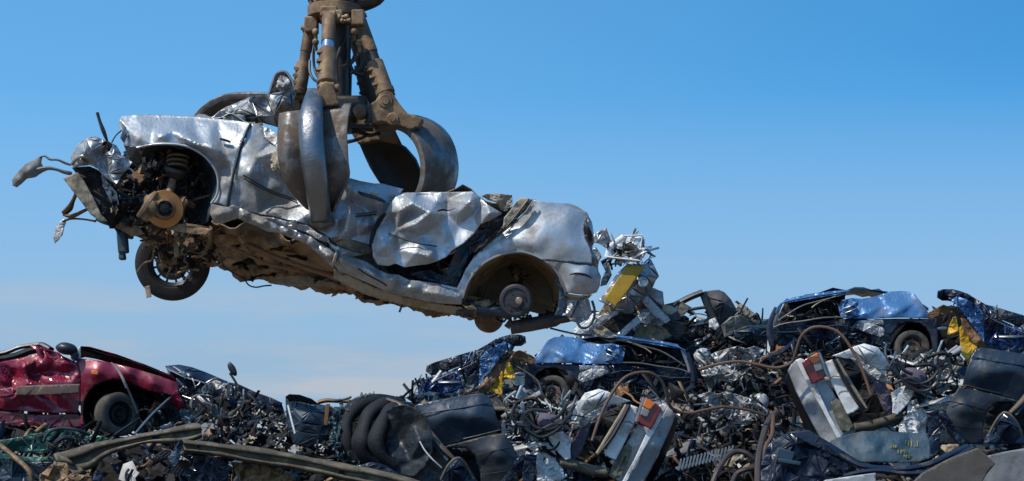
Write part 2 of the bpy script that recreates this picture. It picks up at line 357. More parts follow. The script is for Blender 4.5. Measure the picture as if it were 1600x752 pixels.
class MB:                                # collects shapes into ONE mesh
    def __init__(s): s.v = []; s.f = []; s.m = []
    def add(s, v, f, mi=0):
        b = len(s.v); s.v += [Vector(q) for q in v]; s.f += [tuple(b+i for i in q) for q in f]; s.m += [mi]*len(f); return s
    def box(s, c, size, rot=None, mi=0, taper=1.):
        Rm = rot if rot is not None else Matrix.Identity(3)
        x, y, z = (q/2 for q in size); c = Vector(c)
        vv = []
        for k, t in ((-1, 1), (1, taper)):
            for i, j in ((-1, -1), (1, -1), (1, 1), (-1, 1)): vv.append(c+Rm @ Vector((i*x*t, j*y*t, k*z)))
        return s.add(vv, [(3, 2, 1, 0), (4, 5, 6, 7), (0, 1, 5, 4), (1, 2, 6, 5), (2, 3, 7, 6), (3, 0, 4, 7)], mi)
    def tube(s, path, r, n=8, mi=0, up=1, caps=True, flat=1., closed=False):
        p = [Vector(q) for q in path]
        rr = r if isinstance(r, (list, tuple)) else [r]*len(p)
        if up > 1:
            q = catmull([(*a, b) for a, b in zip(p, rr)], up, closed); p = [Vector(a[:3]) for a in q]; rr = [float(a[3]) for a in q]
        m = len(p); vv = []
        t0 = (p[1]-p[0]).normalized(); a = Vector((0, 0, 1)) if abs(t0.z) < .9 else Vector((0, 1, 0)); nn = t0.cross(a).normalized()
        for i in range(m):
            t = (p[min(i+1, m-1)]-p[max(i-1, 0)])
            if closed: t = p[(i+1) % m]-p[i-1]
            t = t.normalized() if t.length > 1e-9 else t0
            nn = (nn-t*nn.dot(t)); nn = nn.normalized() if nn.length > 1e-6 else t.orthogonal().normalized()
            bb = t.cross(nn)
            for k in range(n):
                an = 2*math.pi*k/n; vv.append(p[i]+(nn*math.cos(an)+bb*math.sin(an)*flat)*rr[i])
        ff = []
        for i in range(m if closed else m-1):
            for k in range(n):
                i2 = (i+1) % m
                ff.append((i*n+k, i*n+(k+1) % n, i2*n+(k+1) % n, i2*n+k))
        if caps and not closed: ff += [tuple(range(n-1, -1, -1)), tuple((m-1)*n+k for k in range(n))]
        return s.add(vv, ff, mi)
    def lathe(s, c, axis, prof, n=32, mi=0, phase=0., skip=None):       # prof: (radius, along axis)
        c = Vector(c); ax = Vector(axis).normalized(); u = ax.orthogonal().normalized(); v = ax.cross(u)
        vv = []
        for r, h in prof:
            for k in range(n):
                a = 2*math.pi*k/n+phase; vv.append(c+ax*h+(u*math.cos(a)+v*math.sin(a))*max(r, 1e-4))
        ff = []
        for i in range(len(prof)-1):
            for k in range(n):
                if skip and skip(i, k): continue
                ff.append((i*n+k, i*n+(k+1) % n, (i+1)*n+(k+1) % n, (i+1)*n+k))
        return s.add(vv, ff, mi)
    def blob(s, c, size, rot=None, mi=0, seed=0, n=7, jag=.25):
        rnd = random.Random(seed); Rm = rot if rot is not None else Matrix.Identity(3); vv = []; ff = []
        for i in range(n+1):
            for k in range(n*2):
                th = math.pi*i/n; ph = math.pi*k/n; j = 1+rnd.uniform(-jag, jag)
                q = Vector((math.sin(th)*math.cos(ph)*size[0]/2, math.sin(th)*math.sin(ph)*size[1]/2, math.cos(th)*size[2]/2))*j
                vv.append(Vector(c)+Rm @ q)
        for i in range(n):
            for k in range(n*2): ff.append((i*2*n+k, i*2*n+(k+1) % (2*n), (i+1)*2*n+(k+1) % (2*n), (i+1)*2*n+k))
        return s.add(vv, ff, mi)
    def plate(s, c, w, h, rot, seed=0, mi=0, bend=.15, nx=5, ny=4):
        rnd = random.Random(seed); Rm = rot; vv = []; ff = []
        a = [[rnd.uniform(-1, 1)*bend*min(w, h) for _ in range(nx+1)] for _ in range(ny+1)]
        tw = rnd.uniform(-1, 1)*.5; cut = [rnd.uniform(.55, 1) for _ in range(ny+1)]; cut2 = [rnd.uniform(.55, 1) for _ in range(ny+1)]
        cv = rnd.uniform(-1, 1)
        for j in range(ny+1):
            for i in range(nx+1):
                u = i/nx-.5; v = j/ny-.5
                uu = u*(cut[j] if u > 0 else cut2[j])
                vv.append(Vector(c)+Rm @ Vector((uu*w, v*h, a[j][i]+tw*u*v*h+cv*u*u*w*.6)))
        for j in range(ny):
            for i in range(nx): ff.append((j*(nx+1)+i, j*(nx+1)+i+1, (j+1)*(nx+1)+i+1, (j+1)*(nx+1)+i))
        return s.add(vv, ff, mi)
    def build(s, name, mats, parent=None, smooth=True, thick=0, bevel=0, sub=0):
        o = mesh_obj(name, s.v, s.f, mats, parent, smooth=False, thick=thick, midx=s.m, bevel=bevel, sub=sub)
        if smooth:
            me = o.data; me.polygons.foreach_set('use_smooth', [True]*len(me.polygons))
            me.set_sharp_from_angle(angle=R(38))
        return o
def rrot(rnd, tilt=3.14): return Euler((rnd.uniform(-tilt, tilt), rnd.uniform(-tilt, tilt), rnd.uniform(-3.14, 3.14))).to_matrix()
def clutter(name, poly, d0, d1, n, mats, parent, seed, size=(.03, .14), kinds='pbtw', kind='stuff', weights=None, dfun=None):
    """tangle of small torn bits filling a region of the wreck"""
    rnd = random.Random(seed); mb = MB(); xs = [p[0] for p in poly]; ys = [p[1] for p in poly]; c = 0
    mats = list(mats)
    while c < n:
        x, y = rnd.uniform(min(xs), max(xs)), rnd.uniform(min(ys), max(ys))
        if not inside(np.array([[x, y]]), poly)[0]: continue
        p = V(x, y, rnd.uniform(d0, d1)+(dfun(x, y) if dfun else 0)); s = rnd.uniform(*size)*rnd.choice((.6, 1, 1, 1.5)); k = rnd.choice(kinds)
        mi = rnd.choices(range(len(mats)), weights)[0] if weights else rnd.randrange(len(mats))
        if k == 'p': mb.plate(p, s*1.6, s, rrot(rnd), rnd.random(), mi)
        elif k == 'b': mb.box(p, (s*rnd.uniform(.3, 1), s*rnd.uniform(.2, .7), s*rnd.uniform(.2, .6)), rrot(rnd), mi, rnd.uniform(.5, 1))
        elif k == 'c': q = Vector(rrot(rnd) @ Vector((1, 0, 0))); mb.lathe(p, q, [(.01*s, 0), (s*.4, 0), (s*.4, s*.3), (s*.2, s*.5), (.01*s, s*.5)], 12, mi)
        elif k == 's':
            q = Vector((rnd.gauss(0, 1), rnd.gauss(0, .5), rnd.gauss(0, .8))).normalized()*s*2.6; up_ = Vector((rnd.gauss(0, .1), rnd.gauss(0, .1), rnd.gauss(0, .1)))*s*3
            e = q.orthogonal().normalized()*s*.16
            mb.add([p-q*.5-e, p-q*.5+e, p+up_-e, p+up_+e, p+q*.5-e*.7, p+q*.5+e*.7], [(0, 1, 3, 2), (2, 3, 5, 4)], mi)
        elif k == 't':
            q = Vector((rnd.gauss(0, 1), rnd.gauss(0, .6), rnd.gauss(0, .8))).normalized()*s*2
            mb.tube([p-q*.5, p+Vector((rnd.gauss(0, .3), rnd.gauss(0, .3), rnd.gauss(0, .3)))*s, p+q*.5], s*rnd.uniform(.05, .14), 6, mi, up=4)
        else:
            pts = [p]
            for _ in range(4): pts.append(pts[-1]+Vector((rnd.gauss(0, .4), rnd.gauss(0, .3), rnd.gauss(-.05, .4)))*s)
            mb.tube(pts, .0035+.02*s, 5, mi, up=5)
        c += 1
    o = mb.build(name, mats, parent, thick=.003)
    if kind: o['kind'] = kind
    return o
def wheel(parent, c, axis, Rr, wd, tyre_m, rim_m, slots=8, seed=1, rim_sub=True, name='wheel', bore=.62):
    """tyre with tread grooves and a slotted steel rim; axis points to the outer face"""
    a = Vector(axis).normalized(); root = parent
    mb = MB(); b = bore
    prof = [(Rr*b, -wd*.40), (Rr*(b+.05), -wd*.5), (Rr*.84, -wd*.52), (Rr*.95, -wd*.46), (Rr*.99, -wd*.38)]
    for k in range(5):
        g = -wd*.30+k*wd*.15
        prof += [(Rr*1.0, g-wd*.045), (Rr*.975, g-wd*.015), (Rr*.975, g+wd*.015), (Rr*1.0, g+wd*.045)]
    prof += [(Rr*.99, wd*.38), (Rr*.95, wd*.46), (Rr*.84, wd*.52), (Rr*(b+.05), wd*.5), (Rr*b, wd*.40)]
    mb.lathe(c, a, prof, 64, 0)
    # tread blocks: cross grooves
    u = a.orthogonal().normalized(); v = a.cross(u)
    t = mb.build('tyre', [tyre_m], root)
    mr_ = MB(); r = Rr*b
    pr = [(r*1.03, -wd*.42), (r*.97, -wd*.36), (r*.93, 0), (r*.95, wd*.38), (r*1.04, wd*.44), (r*1.0, wd*.46), (r*.93, wd*.38), (r*.88, wd*.30), (r*.84, wd*.26)]
    mr_.lathe(c, a, pr, 48, 0)
    dsk = [(r*.84, wd*.26), (r*.73, wd*.29), (r*.66, wd*.30), (r*.5, wd*.33), (r*.38, wd*.24), (r*.2, wd*.22), (r*.19, wd*.34), (.001, wd*.35)]
    per = 48//slots
    mr_.lathe(c, a, dsk, 48, 0, skip=lambda i, k: i == 0 and (k % per) < per*.7)
    for k in range(4):
        an = k*math.pi/2+.4; mr_.lathe(Vector(c)+(u*math.cos(an)+v*math.sin(an))*r*.29+a*wd*.24, a, [(r*.045, 0), (r*.045, wd*.04), (.001, wd*.04)], 8, 0)
    rm = mr_.build('rim', [rim_m], t if rim_sub else root)
    return t
# ------------------------------------------------------------------ ground
def ground():
    n = 60; vv = []; ff = []
    for j in range(n+1):
        for i in range(n+1):
            a = (i/n*2-1); b = (j/n*2-1); x = math.copysign(abs(a)**2.2, a)*3000; y = math.copysign(abs(b)**2.2, b)*3000+20
            vv.append((x, y, .12*math.sin(x*.37)*math.cos(y*.29) if abs(x) < 80 and abs(y) < 100 else 0))
    for j in range(n):
        for i in range(n): ff.append((j*(n+1)+i, j*(n+1)+i+1, (j+1)*(n+1)+i+1, (j+1)*(n+1)+i))
    m = material('yard_dirt', (.17,.135,.10), 0, .95, 0, .5, (.10,.08,.06), .4, .8, 3)
    o = mesh_obj('ground', vv, ff, m); o['kind'] = 'structure'
ground()
# ------------------------------------------------------------------ the silver car in the grab
C0 = 14.0
car = thing('wrecked_car', 'crushed silver car without roof hanging in the claws of the scrap grab', 'car', V(560, 440, 14.8))
ff_ = sheet('front_fender', [(186,189,.16),(191,182,.2),(210,179.5,.22),(240,180,.24),(266,180.5,.24),(300,182,.22),(340,186,.18),(372,189,.15),(391,193,.1),(381,212,.02),(372,234,-.01),(366,260,-.03),(362,282,-.03),(357,305,-.02),(354,323,0),
    (342,318,.0),(330,318,.03),(341,300,.02),(342,282,.02),(338,266,.02),(330,252,.02),(319,241,.02),(308,234,.02),(297,229,.0),(282,225.5,.0),(262,224,-.02),(239,225,-.02),(222,228,.0),(213,231,.02),(202,228,.08),(193,226,.12),(198,214,.1),(197,200,.12)],
    C0, silver, car, h=2.4, amp=.006, L=40, seed=4, facets=2,
    ctrl=[(220,195,.10),(250,197,.10),(290,197,.10),(330,200,.08),(360,205,.06),(215,215,-.02),(250,212,-.06),(285,215,-.07),(240,205,.04),(270,205,0),(330,232,-.11),(310,215,.02),(345,215,.05),(300,222,-.10),(350,240,-.04),(355,262,.04),(349,285,-.04),(318,228,-.09),(345,252,-.02)], power=2.2)
mb = MB(); c = V(352, 219, 13.985)
mb.tube([V(344.5,217.2,13.985), V(348,218,13.98), V(356,220.5,13.98), V(360.5,222.5,13.985)], [.014,.018,.018,.012], 8, flat=.5); mb.build('indicator_hole', [black], ff_)
mb = MB(); mb.tube([V(214,231,13.97), V(239,226,13.965), V(262,225,13.965), V(284,227,13.97), V(300,232,13.97), V(318,243,13.985), V(331,257,13.99), V(339,273,13.99), V(341,290,13.99), V(338,306,13.99), V(330,318,14)], .009, 6, up=5); mb.build('fender_lip', [silver], ff_)
# torn front corner of the fender
sheet('torn_corner', [(184,194,.1),(189,190,.1),(197,199,.08),(198,214,.1),(194,224,.08),(188,216,0),(191,204,.0)], C0, silver_low, ff_, h=2, amp=.03, L=10, seed=9)
sheet('fender_return', [(193,226,.14),(213,231,.1),(222,228,.1),(224,240,.25),(216,262,.3),(204,256,.25),(199,240,.2)], C0, silver_low, car, h=2.4, amp=.04, L=12, seed=31)
# A-post seam and front door
fd = sheet('front_door', [(394,193,.1),(404,195,.1),(418,203,.14),(432,214,.16),(450,222,.12),(480,250,.1),(510,268,.1),(530,278,.06),(545,278,.02),(563,283,.0),(584,287,-.02),(598,287,.0),(612,291,.02),(631,296,.05),(622,307,.03),(612,320,.02),(604,332,.02),(593,340,.04),(586,350,.05),(580,362,.05),(577,383,.03),(566,380,.02),(545,376,0),(528,374,-.02),(515,372,-.01),(500,362,0),(484,352,.0),(464,346,-.04),(450,344,-.02),(430,339,0),(404,335,.01),(380,329,.02),(358,325,0),(361,300,-.01),(366,278,-.02),(371,256,-.02),(378,232,0),(386,210,.04)],
    C0, silver, fd if False else car, h=2.3, amp=.008, L=30, seed=12, facets=True,
    ctrl=[(415,222,.05),(400,245,-.02),(432,235,-.06),(425,225,.08),(390,270,-.07),(420,270,.03),(440,290,.06),(400,300,-.02),(380,310,.0),(420,318,.08),(450,320,.10),(480,335,.0),(430,330,-.02),(550,300,-.08),(575,330,.04),(545,335,-.12),(560,348,-.02),(575,352,-.10),(590,310,-.08),(550,318,.04),(600,300,-.02),(530,345,.0),(540,360,-.09),(560,368,.03)], power=2.2)
mb = MB(); mb.tube([V(391,194,14.08), V(383,210,14.02), V(374,234,13.99), V(367,262,13.96), V(361,290,13.965), V(357,312,13.975), V(355,326,13.99)], .0095, 6, up=5); mb.build('door_seal', [blackp], fd)
mb = MB()
mb.tube([V(380,274,13.90), V(392,281,13.92), V(410,291,13.97), V(428,300,14.0), V(446,306,14.03), V(464,314,14.04)], .010, 6, up=4, flat=.6)
mb.tube([V(381,279,13.90), V(393,286,13.93), V(412,296,13.98), V(430,304,14.01), V(450,311,14.04), V(466,318,14.05)], .005, 6, up=4)
mb.build('door_moulding', [blackp], fd)
mb = MB(); mb.tube([V(545,338,13.92), V(560,338,13.96), V(578,336,13.98), V(588,335,13.99)], .007, 6, up=4); mb.tube([V(545,334,13.93), V(565,334,13.95), V(588,331,13.99)], .004, 6, up=4); mb.build('door_moulding', [blackp], fd)
mb = MB(); mb.tube([V(560,300,13.92), V(566,303,13.895), V(580,307,13.89), V(594,312,13.90), V(601,315,13.93)], [.012,.018,.02,.018,.012], 10, up=4, flat=.7); mb.build('door_handle', [blackp], fd)
mb = MB(); mb.blob(V(584,303,13.935), (.08,.02,.03), None, 0, 3, 6, .1); mb.build('torn_patch', [foam], fd)
# crumple behind door top, foam
sheet('window_frame_stub', [(404,195,.12),(415,198,.14),(428,206,.12),(436,214,.05),(434,232,.0),(425,224,.05),(412,214,.1)], 13.99, zinc, car, h=2, amp=.06, L=9, seed=6)
mb = MB(); mb.blob(V(434,250,13.80), (.085,.06,.14), Euler((0,.2,0)).to_matrix(), 0, 5, 9, .3); mb.blob(V(430,262,13.82), (.05,.05,.06), None, 0, 8, 7, .3); mb.build('torn_foam', [foam], car)
# folded bonnet / scuttle rising behind the fender
sheet('bent_bonnet', [(328,187,.0),(340,176,.0),(352,168,.0),(372,160,.02),(390,152,.0),(405,149,.0),(430,146,.05),(455,142,.05),(466,138,.0),(458,160,.0),(456,172,.0),(440,176,.0),(436,200,.1),(424,196,.05),(410,192,.0),(385,190,.0),(355,188,.0)], 14.35, bare, car, h=2.6, amp=.05, L=26, seed=22,
    ctrl=[(370,175,-.12),(395,180,-.15),(420,165,.05),(440,158,-.1),(352,180,.05),(405,162,.05)], power=2.2)
sheet('folded_edge', [(420,147,.0),(428,122,.02),(432,114,.02),(444,111,.0),(452,118,.0),(458,136,.0),(447,143,.0)], 14.33, black, car, h=2.2, amp=.02, L=12, seed=2)
mb = MB(); mb.tube([V(420,147,14.28), V(428,122,14.28), V(433,114,14.28), V(444,111.5,14.28), V(452,119,14.28), V(459,136,14.28), V(446,144,14.28), V(425,147.5,14.29)], .009, 6, up=3); mb.build('folded_rim', [bare], car)
mb = MB(); mb.blob(V(443,131,14.24), (.10,.06,.10), None, 0, 14, 9, .35); mb.build('torn_headlining', [zinc], car)
mb = MB(); mb.plate(V(361,176,14.22), .08, .05, Euler((1.2,.6,.2)).to_matrix(), 3); mb.plate(V(372,184,14.2), .12, .05, Euler((1.4,.1,.2)).to_matrix(), 5); mb.plate(V(356,184,14.2), .10, .03, Euler((1.2,-.2,.4)).to_matrix(), 8); mb.build('torn_shreds', [zinc], car, thick=.004)
# bonnet top plane and crushed cabin top, far side
loft('crushed_bonnet', [[V(188,186,14.2), V(266,181,14.24), V(340,186,14.2), V(394,193,14.12)], [V(215,200,14.7), V(275,190,14.7), V(350,188,14.7), V(410,196,14.6)], [V(250,225,15.4), V(300,215,15.4), V(370,210,15.4), V(430,214,15.4)]], silver_low, car, amp=.05, L=.25, seed=5, up=(8, 8))
loft('crushed_roof', [[V(394,195,14.15), V(450,224,14.15), V(520,276,14.15), V(590,290,14.1), V(660,304,14.1), V(735,304,14.15), V(800,322,14.2)], [V(420,235,14.6), V(470,262,14.6), V(530,300,14.6), V(590,308,14.6), V(660,318,14.6), V(735,320,14.6), V(800,335,14.6)], [V(440,245,15.3), V(490,280,15.3), V(540,315,15.3), V(595,320,15.3), V(660,330,15.3), V(735,335,15.3), V(800,345,15.3)]], under, car, amp=.08, L=.25, seed=8, up=(8, 6))
sheet('far_side_panel', [(255,235),(300,218),(430,216),(490,283),(600,325),(735,338),(850,345),(895,360),(900,450),(860,478),(719,488),(639,473),(563,457),(491,441),(420,437),(345,405),(335,330),(300,300),(262,290)], 15.45, silver_low, car, h=7, amp=.08, L=50, seed=3)
# rear door, caved and bulging
rd = sheet('rear_door', [(631,302,.02),(650,301,.04),(690,300.5,.05),(731,300,.04),(738,299,.02),(750,308,.02),(762,320,-.02),(785,334,.02),(768,343,-.02),(750,351,-.04),(746,358,.0),(738,368,.0),(725,380,.0),(706,392,.0),(697,402,-.02),(684,408,.0),(668,413,.0),(650,415,.0),(632,418,.0),(618,412,.0),(606,416,.0),(590,414,.0),(583,402,-.01),(581,385,-.02),(583,368,.0),(590,352,.0),(600,343,.0),(603,332,.0),(610,318,.0),(618,308,.0)],
    13.93, silver, car, h=2.2, amp=.008, L=24, seed=17, facets=True,
    ctrl=[(645,318,-.14),(625,330,-.08),(680,318,-.02),(672,332,-.15),(700,312,.05),(650,350,-.12),(660,368,.0),(620,360,-.02),(610,345,.05),(690,350,.0),(700,335,.05),(720,330,-.06),(735,315,-.12),(715,352,.04),(742,335,.03),(765,333,-.12),(600,385,-.10),(620,390,.0),(650,395,-.08),(680,385,.02),(640,335,.02),(655,303,.08),(610,400,-.03),(670,400,-.09)], power=2.4)
mb = MB(); mb.tube([V(607,365,13.88), V(625,372,13.88), V(650,380,13.87), V(683,385,13.90)], .0055, 6, up=4); mb.build('door_moulding', [blackp], rd)
mb = MB(); mb.tube([V(683,331,13.80), V(690,328,13.78), V(700,329,13.82), V(712,326,13.84)], [.004,.014,.008,.002], 7, up=4, flat=.5); mb.build('tear', [black], rd)
mb = MB(); mb.tube([V(602,334,13.87), V(594,343,13.9), V(587,356,13.92), V(583,375,13.92), V(582,395,13.92)], [.012,.02,.016,.012,.01], 7, up=4); mb.build('door_gap', [black], car)
# dark gap behind rear door to the wheel arch: crumpled inner panels
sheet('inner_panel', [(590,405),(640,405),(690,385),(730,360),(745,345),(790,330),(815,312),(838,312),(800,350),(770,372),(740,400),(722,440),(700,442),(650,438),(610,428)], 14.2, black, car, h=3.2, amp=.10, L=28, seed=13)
sheet('door_shut_panel', [(640,428,.0),(655,424,-.04),(672,422,.02),(690,430,.0),(697,425,-.06),(704,410,.0),(712,392,-.05),(728,375,.0),(742,366,-.05),(758,358,.0),(772,346,-.06),(786,342,.02),(800,325,.0),(806,318,.0),(800,340,.05),(770,366,.05),(748,384,.0),(732,402,.0),(722,425,.0),(716,440,.02),(700,446,.0),(680,440,.0),(655,436,.0)], 14.05, navy, car, h=2.6, amp=.05, L=16, seed=45)
sheet('pillar_strip', [(788,340,.0),(798,328,.0),(806,315,.0),(814,309,.0),(828,310,.0),(818,324,.0),(806,340,.0),(794,352,.0),(785,358,.0)], 14.0, foam, car, h=2.2, amp=.015, L=14, seed=4)
sheet('pillar_strip', [(752,306,.0),(760,303,-.03),(780,303,.0),(800,305,.0),(801,318,.0),(792,330,.02),(784,330,.02),(775,316,-.04),(763,313,.0)], 14.0, under2, car, h=2.0, amp=.05, L=8, seed=14)
mb = MB()
for a, b_, r in (((826,311),(750,392),.012), ((820,312),(770,368),.006), ((834,312),(790,358),.008)): mb.tube([V(*a, 13.97), V((a[0]+b_[0])/2+4, (a[1]+b_[1])/2+2, 13.96), V(*b_, 14.0)], r, 6, up=5, flat=.6)
mb.build('door_seal', [blackp], car)
# rear quarter with wheel-arch
q = [(834,312,.02),(842,313.5,.02),(860,316,.025),(880,320,.03),(900,327,.035),(916,331,.04),(920,338,.07),(914,347,.04),(912,358,.03),(914,372,.015),(921,386,.0),(925,400,.0),(925,413,.0),(905,411,-.02),(880,409,-.03),(846,405,-.03),
     (836,399,-.01),(825,394.5,.0),(813,393,.0),(800,393.5,.0),(788,396,.0),(775,401,.0),(762,408,.0),(750,417,.0),(740,428,.0),(732,440,.0),(726,454,.0),(722,469,.02),(708,462,.03),(694,458,.05),(680,452,.05),(690,444,.03),(702,447,.02),(714,450,.01),(720,438,.0),(728,420,.01),(740,403,.02),(755,388,.02),(775,372,.03),(795,357,.03),(812,340,.03),(824,325,.03)]
qp = sheet('quarter_panel', q, C0, silver, car, h=2.8, amp=.004, L=50, seed=21, facets=5,
    ctrl=[(850,340,-.01),(885,350,-.025),(860,368,-.045),(898,385,-.035),(800,377,-.03),(835,384,-.06),(868,402,-.045)], power=2.)
mb = MB(); mb.tube([V(723,466,14.0), V(731,442,13.98), V(741,427,13.975), V(751,416,13.975), V(765,406,13.975), V(788,396.5,13.975), V(813,393.5,13.975), V(835,399,13.97), V(852,408,13.95), V(865,419,13.95), V(877,437,13.96), V(884,457,13.98)], .009, 6, up=5); mb.build('arch_lip', [silver_low], qp)
rb = sheet('rear_bumper', [(846,406,-.03),(880,409,-.05),(905,411.5,-.04),(925,414,-.01),(933,420,.04),(939,432,.08),(937,447,.10),(932,457,.08),(920,461,.05),(903,460,.0),(886,457,-.02),(881,442,-.01),(873,428,-.01),(862,416,-.02)], 13.97, silver, car, h=2.6, amp=.003, L=30, seed=33, ctrl=[(900,432,-.07),(915,425,-.06),(885,420,-.05),(900,450,-.04),(925,440,-.02)], power=2.)
mb = MB(); mb.tube([V(890,429.5,13.895), V(900,427.5,13.89), V(915,429.5,13.895), V(925,435,13.92)], [.004,.008,.008,.004], 6, up=4); mb.build('scratch', [black], rb)
mb = MB(); mb.tube([V(846,406,13.93), V(880,409.5,13.92), V(905,412,13.92), V(926,414.5,13.955)], .005, 6, up=4); mb.build('bumper_gap', [black], rb)
sheet('rear_closing_panel', [(918,332,.1),(921,345,.06),(917,360,.12),(920,378,.2),(928,395,.1),(934,415,.14),(938,445,.2),(925,452,.2),(912,430,.12),(910,380,.10),(911,350,.08)], C0, silver_low, car, h=2.6, amp=.04, L=12, seed=41)
loft('boot_floor', [[V(842,314,14.05), V(880,320,14.08), V(918,332,14.1)], [V(845,335,15.3), V(880,343,15.3), V(905,350,15.3)]], silver_low, car, up=(8, 6), amp=.05, L=.2, seed=3)
loft('rear_panel', [[V(920,340,14.1), V(930,400,14.15), V(936,450,14.1)], [V(900,356,15.35), V(905,410,15.4), V(908,452,15.35)]], bare, car, up=(8, 6), amp=.05, L=.15, seed=4)
# sills
sheet('sill', [(331,319,.0),(345,322,.0),(356,324,.0),(364,320,-.02),(376,325,.0),(392,333,.0),(404,337,.0),(420,345,-.02),(438,352,.0),(455,357,.0),(470,364,-.01),(486,370,.0),(500,380,.0),(513,388,.0),(526,397,.0),(523,408,.02),(520,418,.05),(508,406,.04),(492,392,.03),(476,380,.03),(455,372,.03),(436,364,.02),(418,362,.02),(400,353,.03),(386,348,.02),(372,341,.02),(358,346,.03),(345,350,.03),(334,346,.0),(328,334,-.02)], 13.94, silver_low, car, h=2.2, amp=.008, L=14, seed=7, facets=True,
    ctrl=[(345,334,-.06),(364,332,-.01),(380,337,-.07),(396,342,-.02),(410,350,-.08),(430,357,-.03),(448,362,-.08),(468,371,-.03),(484,379,-.08),(500,392,-.03),(513,401,-.08)], thick=.005)
sheet('sill', [(521,400,.0),(527,390,.0),(540,396,.0),(556,404,.0),(572,409,.0),(590,421,.0),(606,428,.0),(624,430,-.02),(640,438,.0),(662,440,.0),(685,444,.0),(706,454,.0),(722,462,.0),(721,476,.03),(700,475,.03),(672,472,.02),(645,466,.03),(622,461,.02),(604,456,.03),(590,449,.03),(572,441,.02),(556,434,.04),(542,428,.02),(530,424,.03),(522,414,.02)], 13.96, silver_low, car, h=2.2, amp=.008, L=14, seed=19, facets=True,
    ctrl=[(535,406,-.09),(552,414,-.10),(568,420,-.06),(585,430,-.10),(600,438,-.03),(612,436,-.08),(624,446,.0),(640,449,-.07),(660,455,-.02),(684,459,-.07),(706,465,-.04),(548,422,-.05),(578,434,-.04),(610,448,-.04)], thick=.005)
mb = MB(); mb.tube([V(560,420,13.85), V(575,430,13.85), V(596,441,13.86), (V(604,447,13.88))], .006, 6, up=4); mb.build('sill_split', [black], car)
mb = MB(); mb.lathe(V(524,402,13.93), (-1,-.15,.3), [(.001,0),(.055,0),(.058,.01),(.045,.012),(.04,-.01),(.001,-.012)], 20); mb.build('sill_end', [foam], car)
sheet('torn_sill_edge', [(404,338),(425,340,-.03),(452,347,-.02),(461,343,-.05),(466,350,-.02),(480,352,.0),(497,365,-.03),(512,370,.0),(516,380,.0),(500,376,.0),(480,364,.0),(455,356,.0),(428,348,.0)], 13.93, silver_low, car, h=2.2, amp=.03, L=10, seed=8)
sheet('torn_sill_panel', [(515,372,.0),(530,368,-.02),(555,376,.0),(577,384,.0),(582,396,.0),(570,400,.0),(548,392,-.03),(528,384,.0)], 14.0, under, car, h=2.2, amp=.03, L=12, seed=18)
sheet('torn_sill_panel', [(512,378,.0),(530,386,-.03),(552,394,-.03),(568,398,.0),(548,402,-.02),(532,398,-.04),(518,388,.0)], 13.97, bare, car, h=2.2, amp=.02, L=12, seed=38)
# underbody
xs = [331, 350, 380, 420, 460, 491, 530, 563, 600, 639, 680, 719, 745]
nr = [344, 350, 350, 360, 372, 385, 415, 428, 448, 460, 468, 473, 478]
fr = [408, 426, 436, 442, 444, 447, 455, 463, 470, 478, 486, 492, 492]
rows = []
for t, dd_ in ((0, 14.03), (.3, 14.35), (.62, 14.8), (1, 15.4)):
    rows.append([V(x+t*6, a+(b-a)*t, dd_) for x, a, b in zip(xs, nr, fr)])
loft('underbody', rows, under, car, up=(16, 8), amp=.065, L=.16, seed=15, thick=.01)
loft('floor_pan', [[V(x, a-8, 14.15) for x, a in zip(xs, nr)], [V(x+10, (a+b)/2-14, 14.8) for x, a, b in zip(xs, nr, fr)], [V(x+10, b-12, 15.4) for x, b in zip(xs, fr)]], under, car, up=(5, 5), amp=.05, L=.3, seed=16)
rnd = random.Random(77)
mb = MB()
for k in range(60):
    t = rnd.random(); i = rnd.randrange(len(xs)-1); x = xs[i]+(xs[i+1]-xs[i])*rnd.random(); f = (x-xs[i])/(xs[i+1]-xs[i])
    a = nr[i]+(nr[i+1]-nr[i])*f; b = fr[i]+(fr[i+1]-fr[i])*f
    p = V(x, a+(b-a)*t-1, 14.0+1.2*t); s = rnd.uniform(.05, .16)
    mb.plate(p, s*2.2, s*.7, Euler((rnd.uniform(-.9, .9), rnd.uniform(-.3, .5), rnd.uniform(-.7, .7))).to_matrix(), k, rnd.choice((0, 0, 1, 2)), .3)
mb.build('underbody_scraps', [under, under2, black], car, thick=.004)['kind'] = 'stuff'
mb = MB()
for (a, b_, r) in (((345,362),(520,432),.02), ((520,432),(730,486),.022), ((360,385),(470,425),.012)):
    mb.tube([V(*a, 14.3), V((a[0]+b_[0])/2, (a[1]+b_[1])/2+6, 14.3), V(*b_, 14.3)], r, 8, up=6)
mb.build('exhaust_pipe', [rust], car)
sheet('heat_shield', [(418,442),(436,432),(470,430),(520,440),(548,450),(520,449),(486,446),(450,447)], 14.9, under2, car, h=2.6, amp=.03, L=16, seed=5, rag=1)
sheet('hanging_flap', [(648,478),(668,476),(700,486),(694,494),(676,497),(662,490)], 14.6, under, car, h=2.5, amp=.04, L=12, seed=5, rag=1.2)
sheet('hanging_flap', [(566,460),(584,462),(596,466),(590,470),(568,468)], 14.6, black, car, h=2.5, amp=.03, L=12, seed=6, rag=1)
sheet('rust_flange', [(523,420,.0),(552,434,-.02),(580,447,.0),(610,458,.0),(640,466,.0),(690,476,.0),(722,480,.0),(724,492,.1),(690,488,.1),(650,480,.1),(610,472,.1),(570,460,.1),(540,446,.1),(520,434,.1)], 14.06, under2, car, h=2.6, amp=.03, L=14, seed=25, rag=.8)
mb = MB(); mb.tube([V(380,432,14.5), V(388,445,14.45), V(400,449,14.4), V(412,447,14.4), V(424,446,14.45)], .006, 5, up=4); mb.tube([V(340,395,14.2), V(352,418,14.2), V(375,432,14.3), V(384,438,14.4)], .006, 5, up=4)
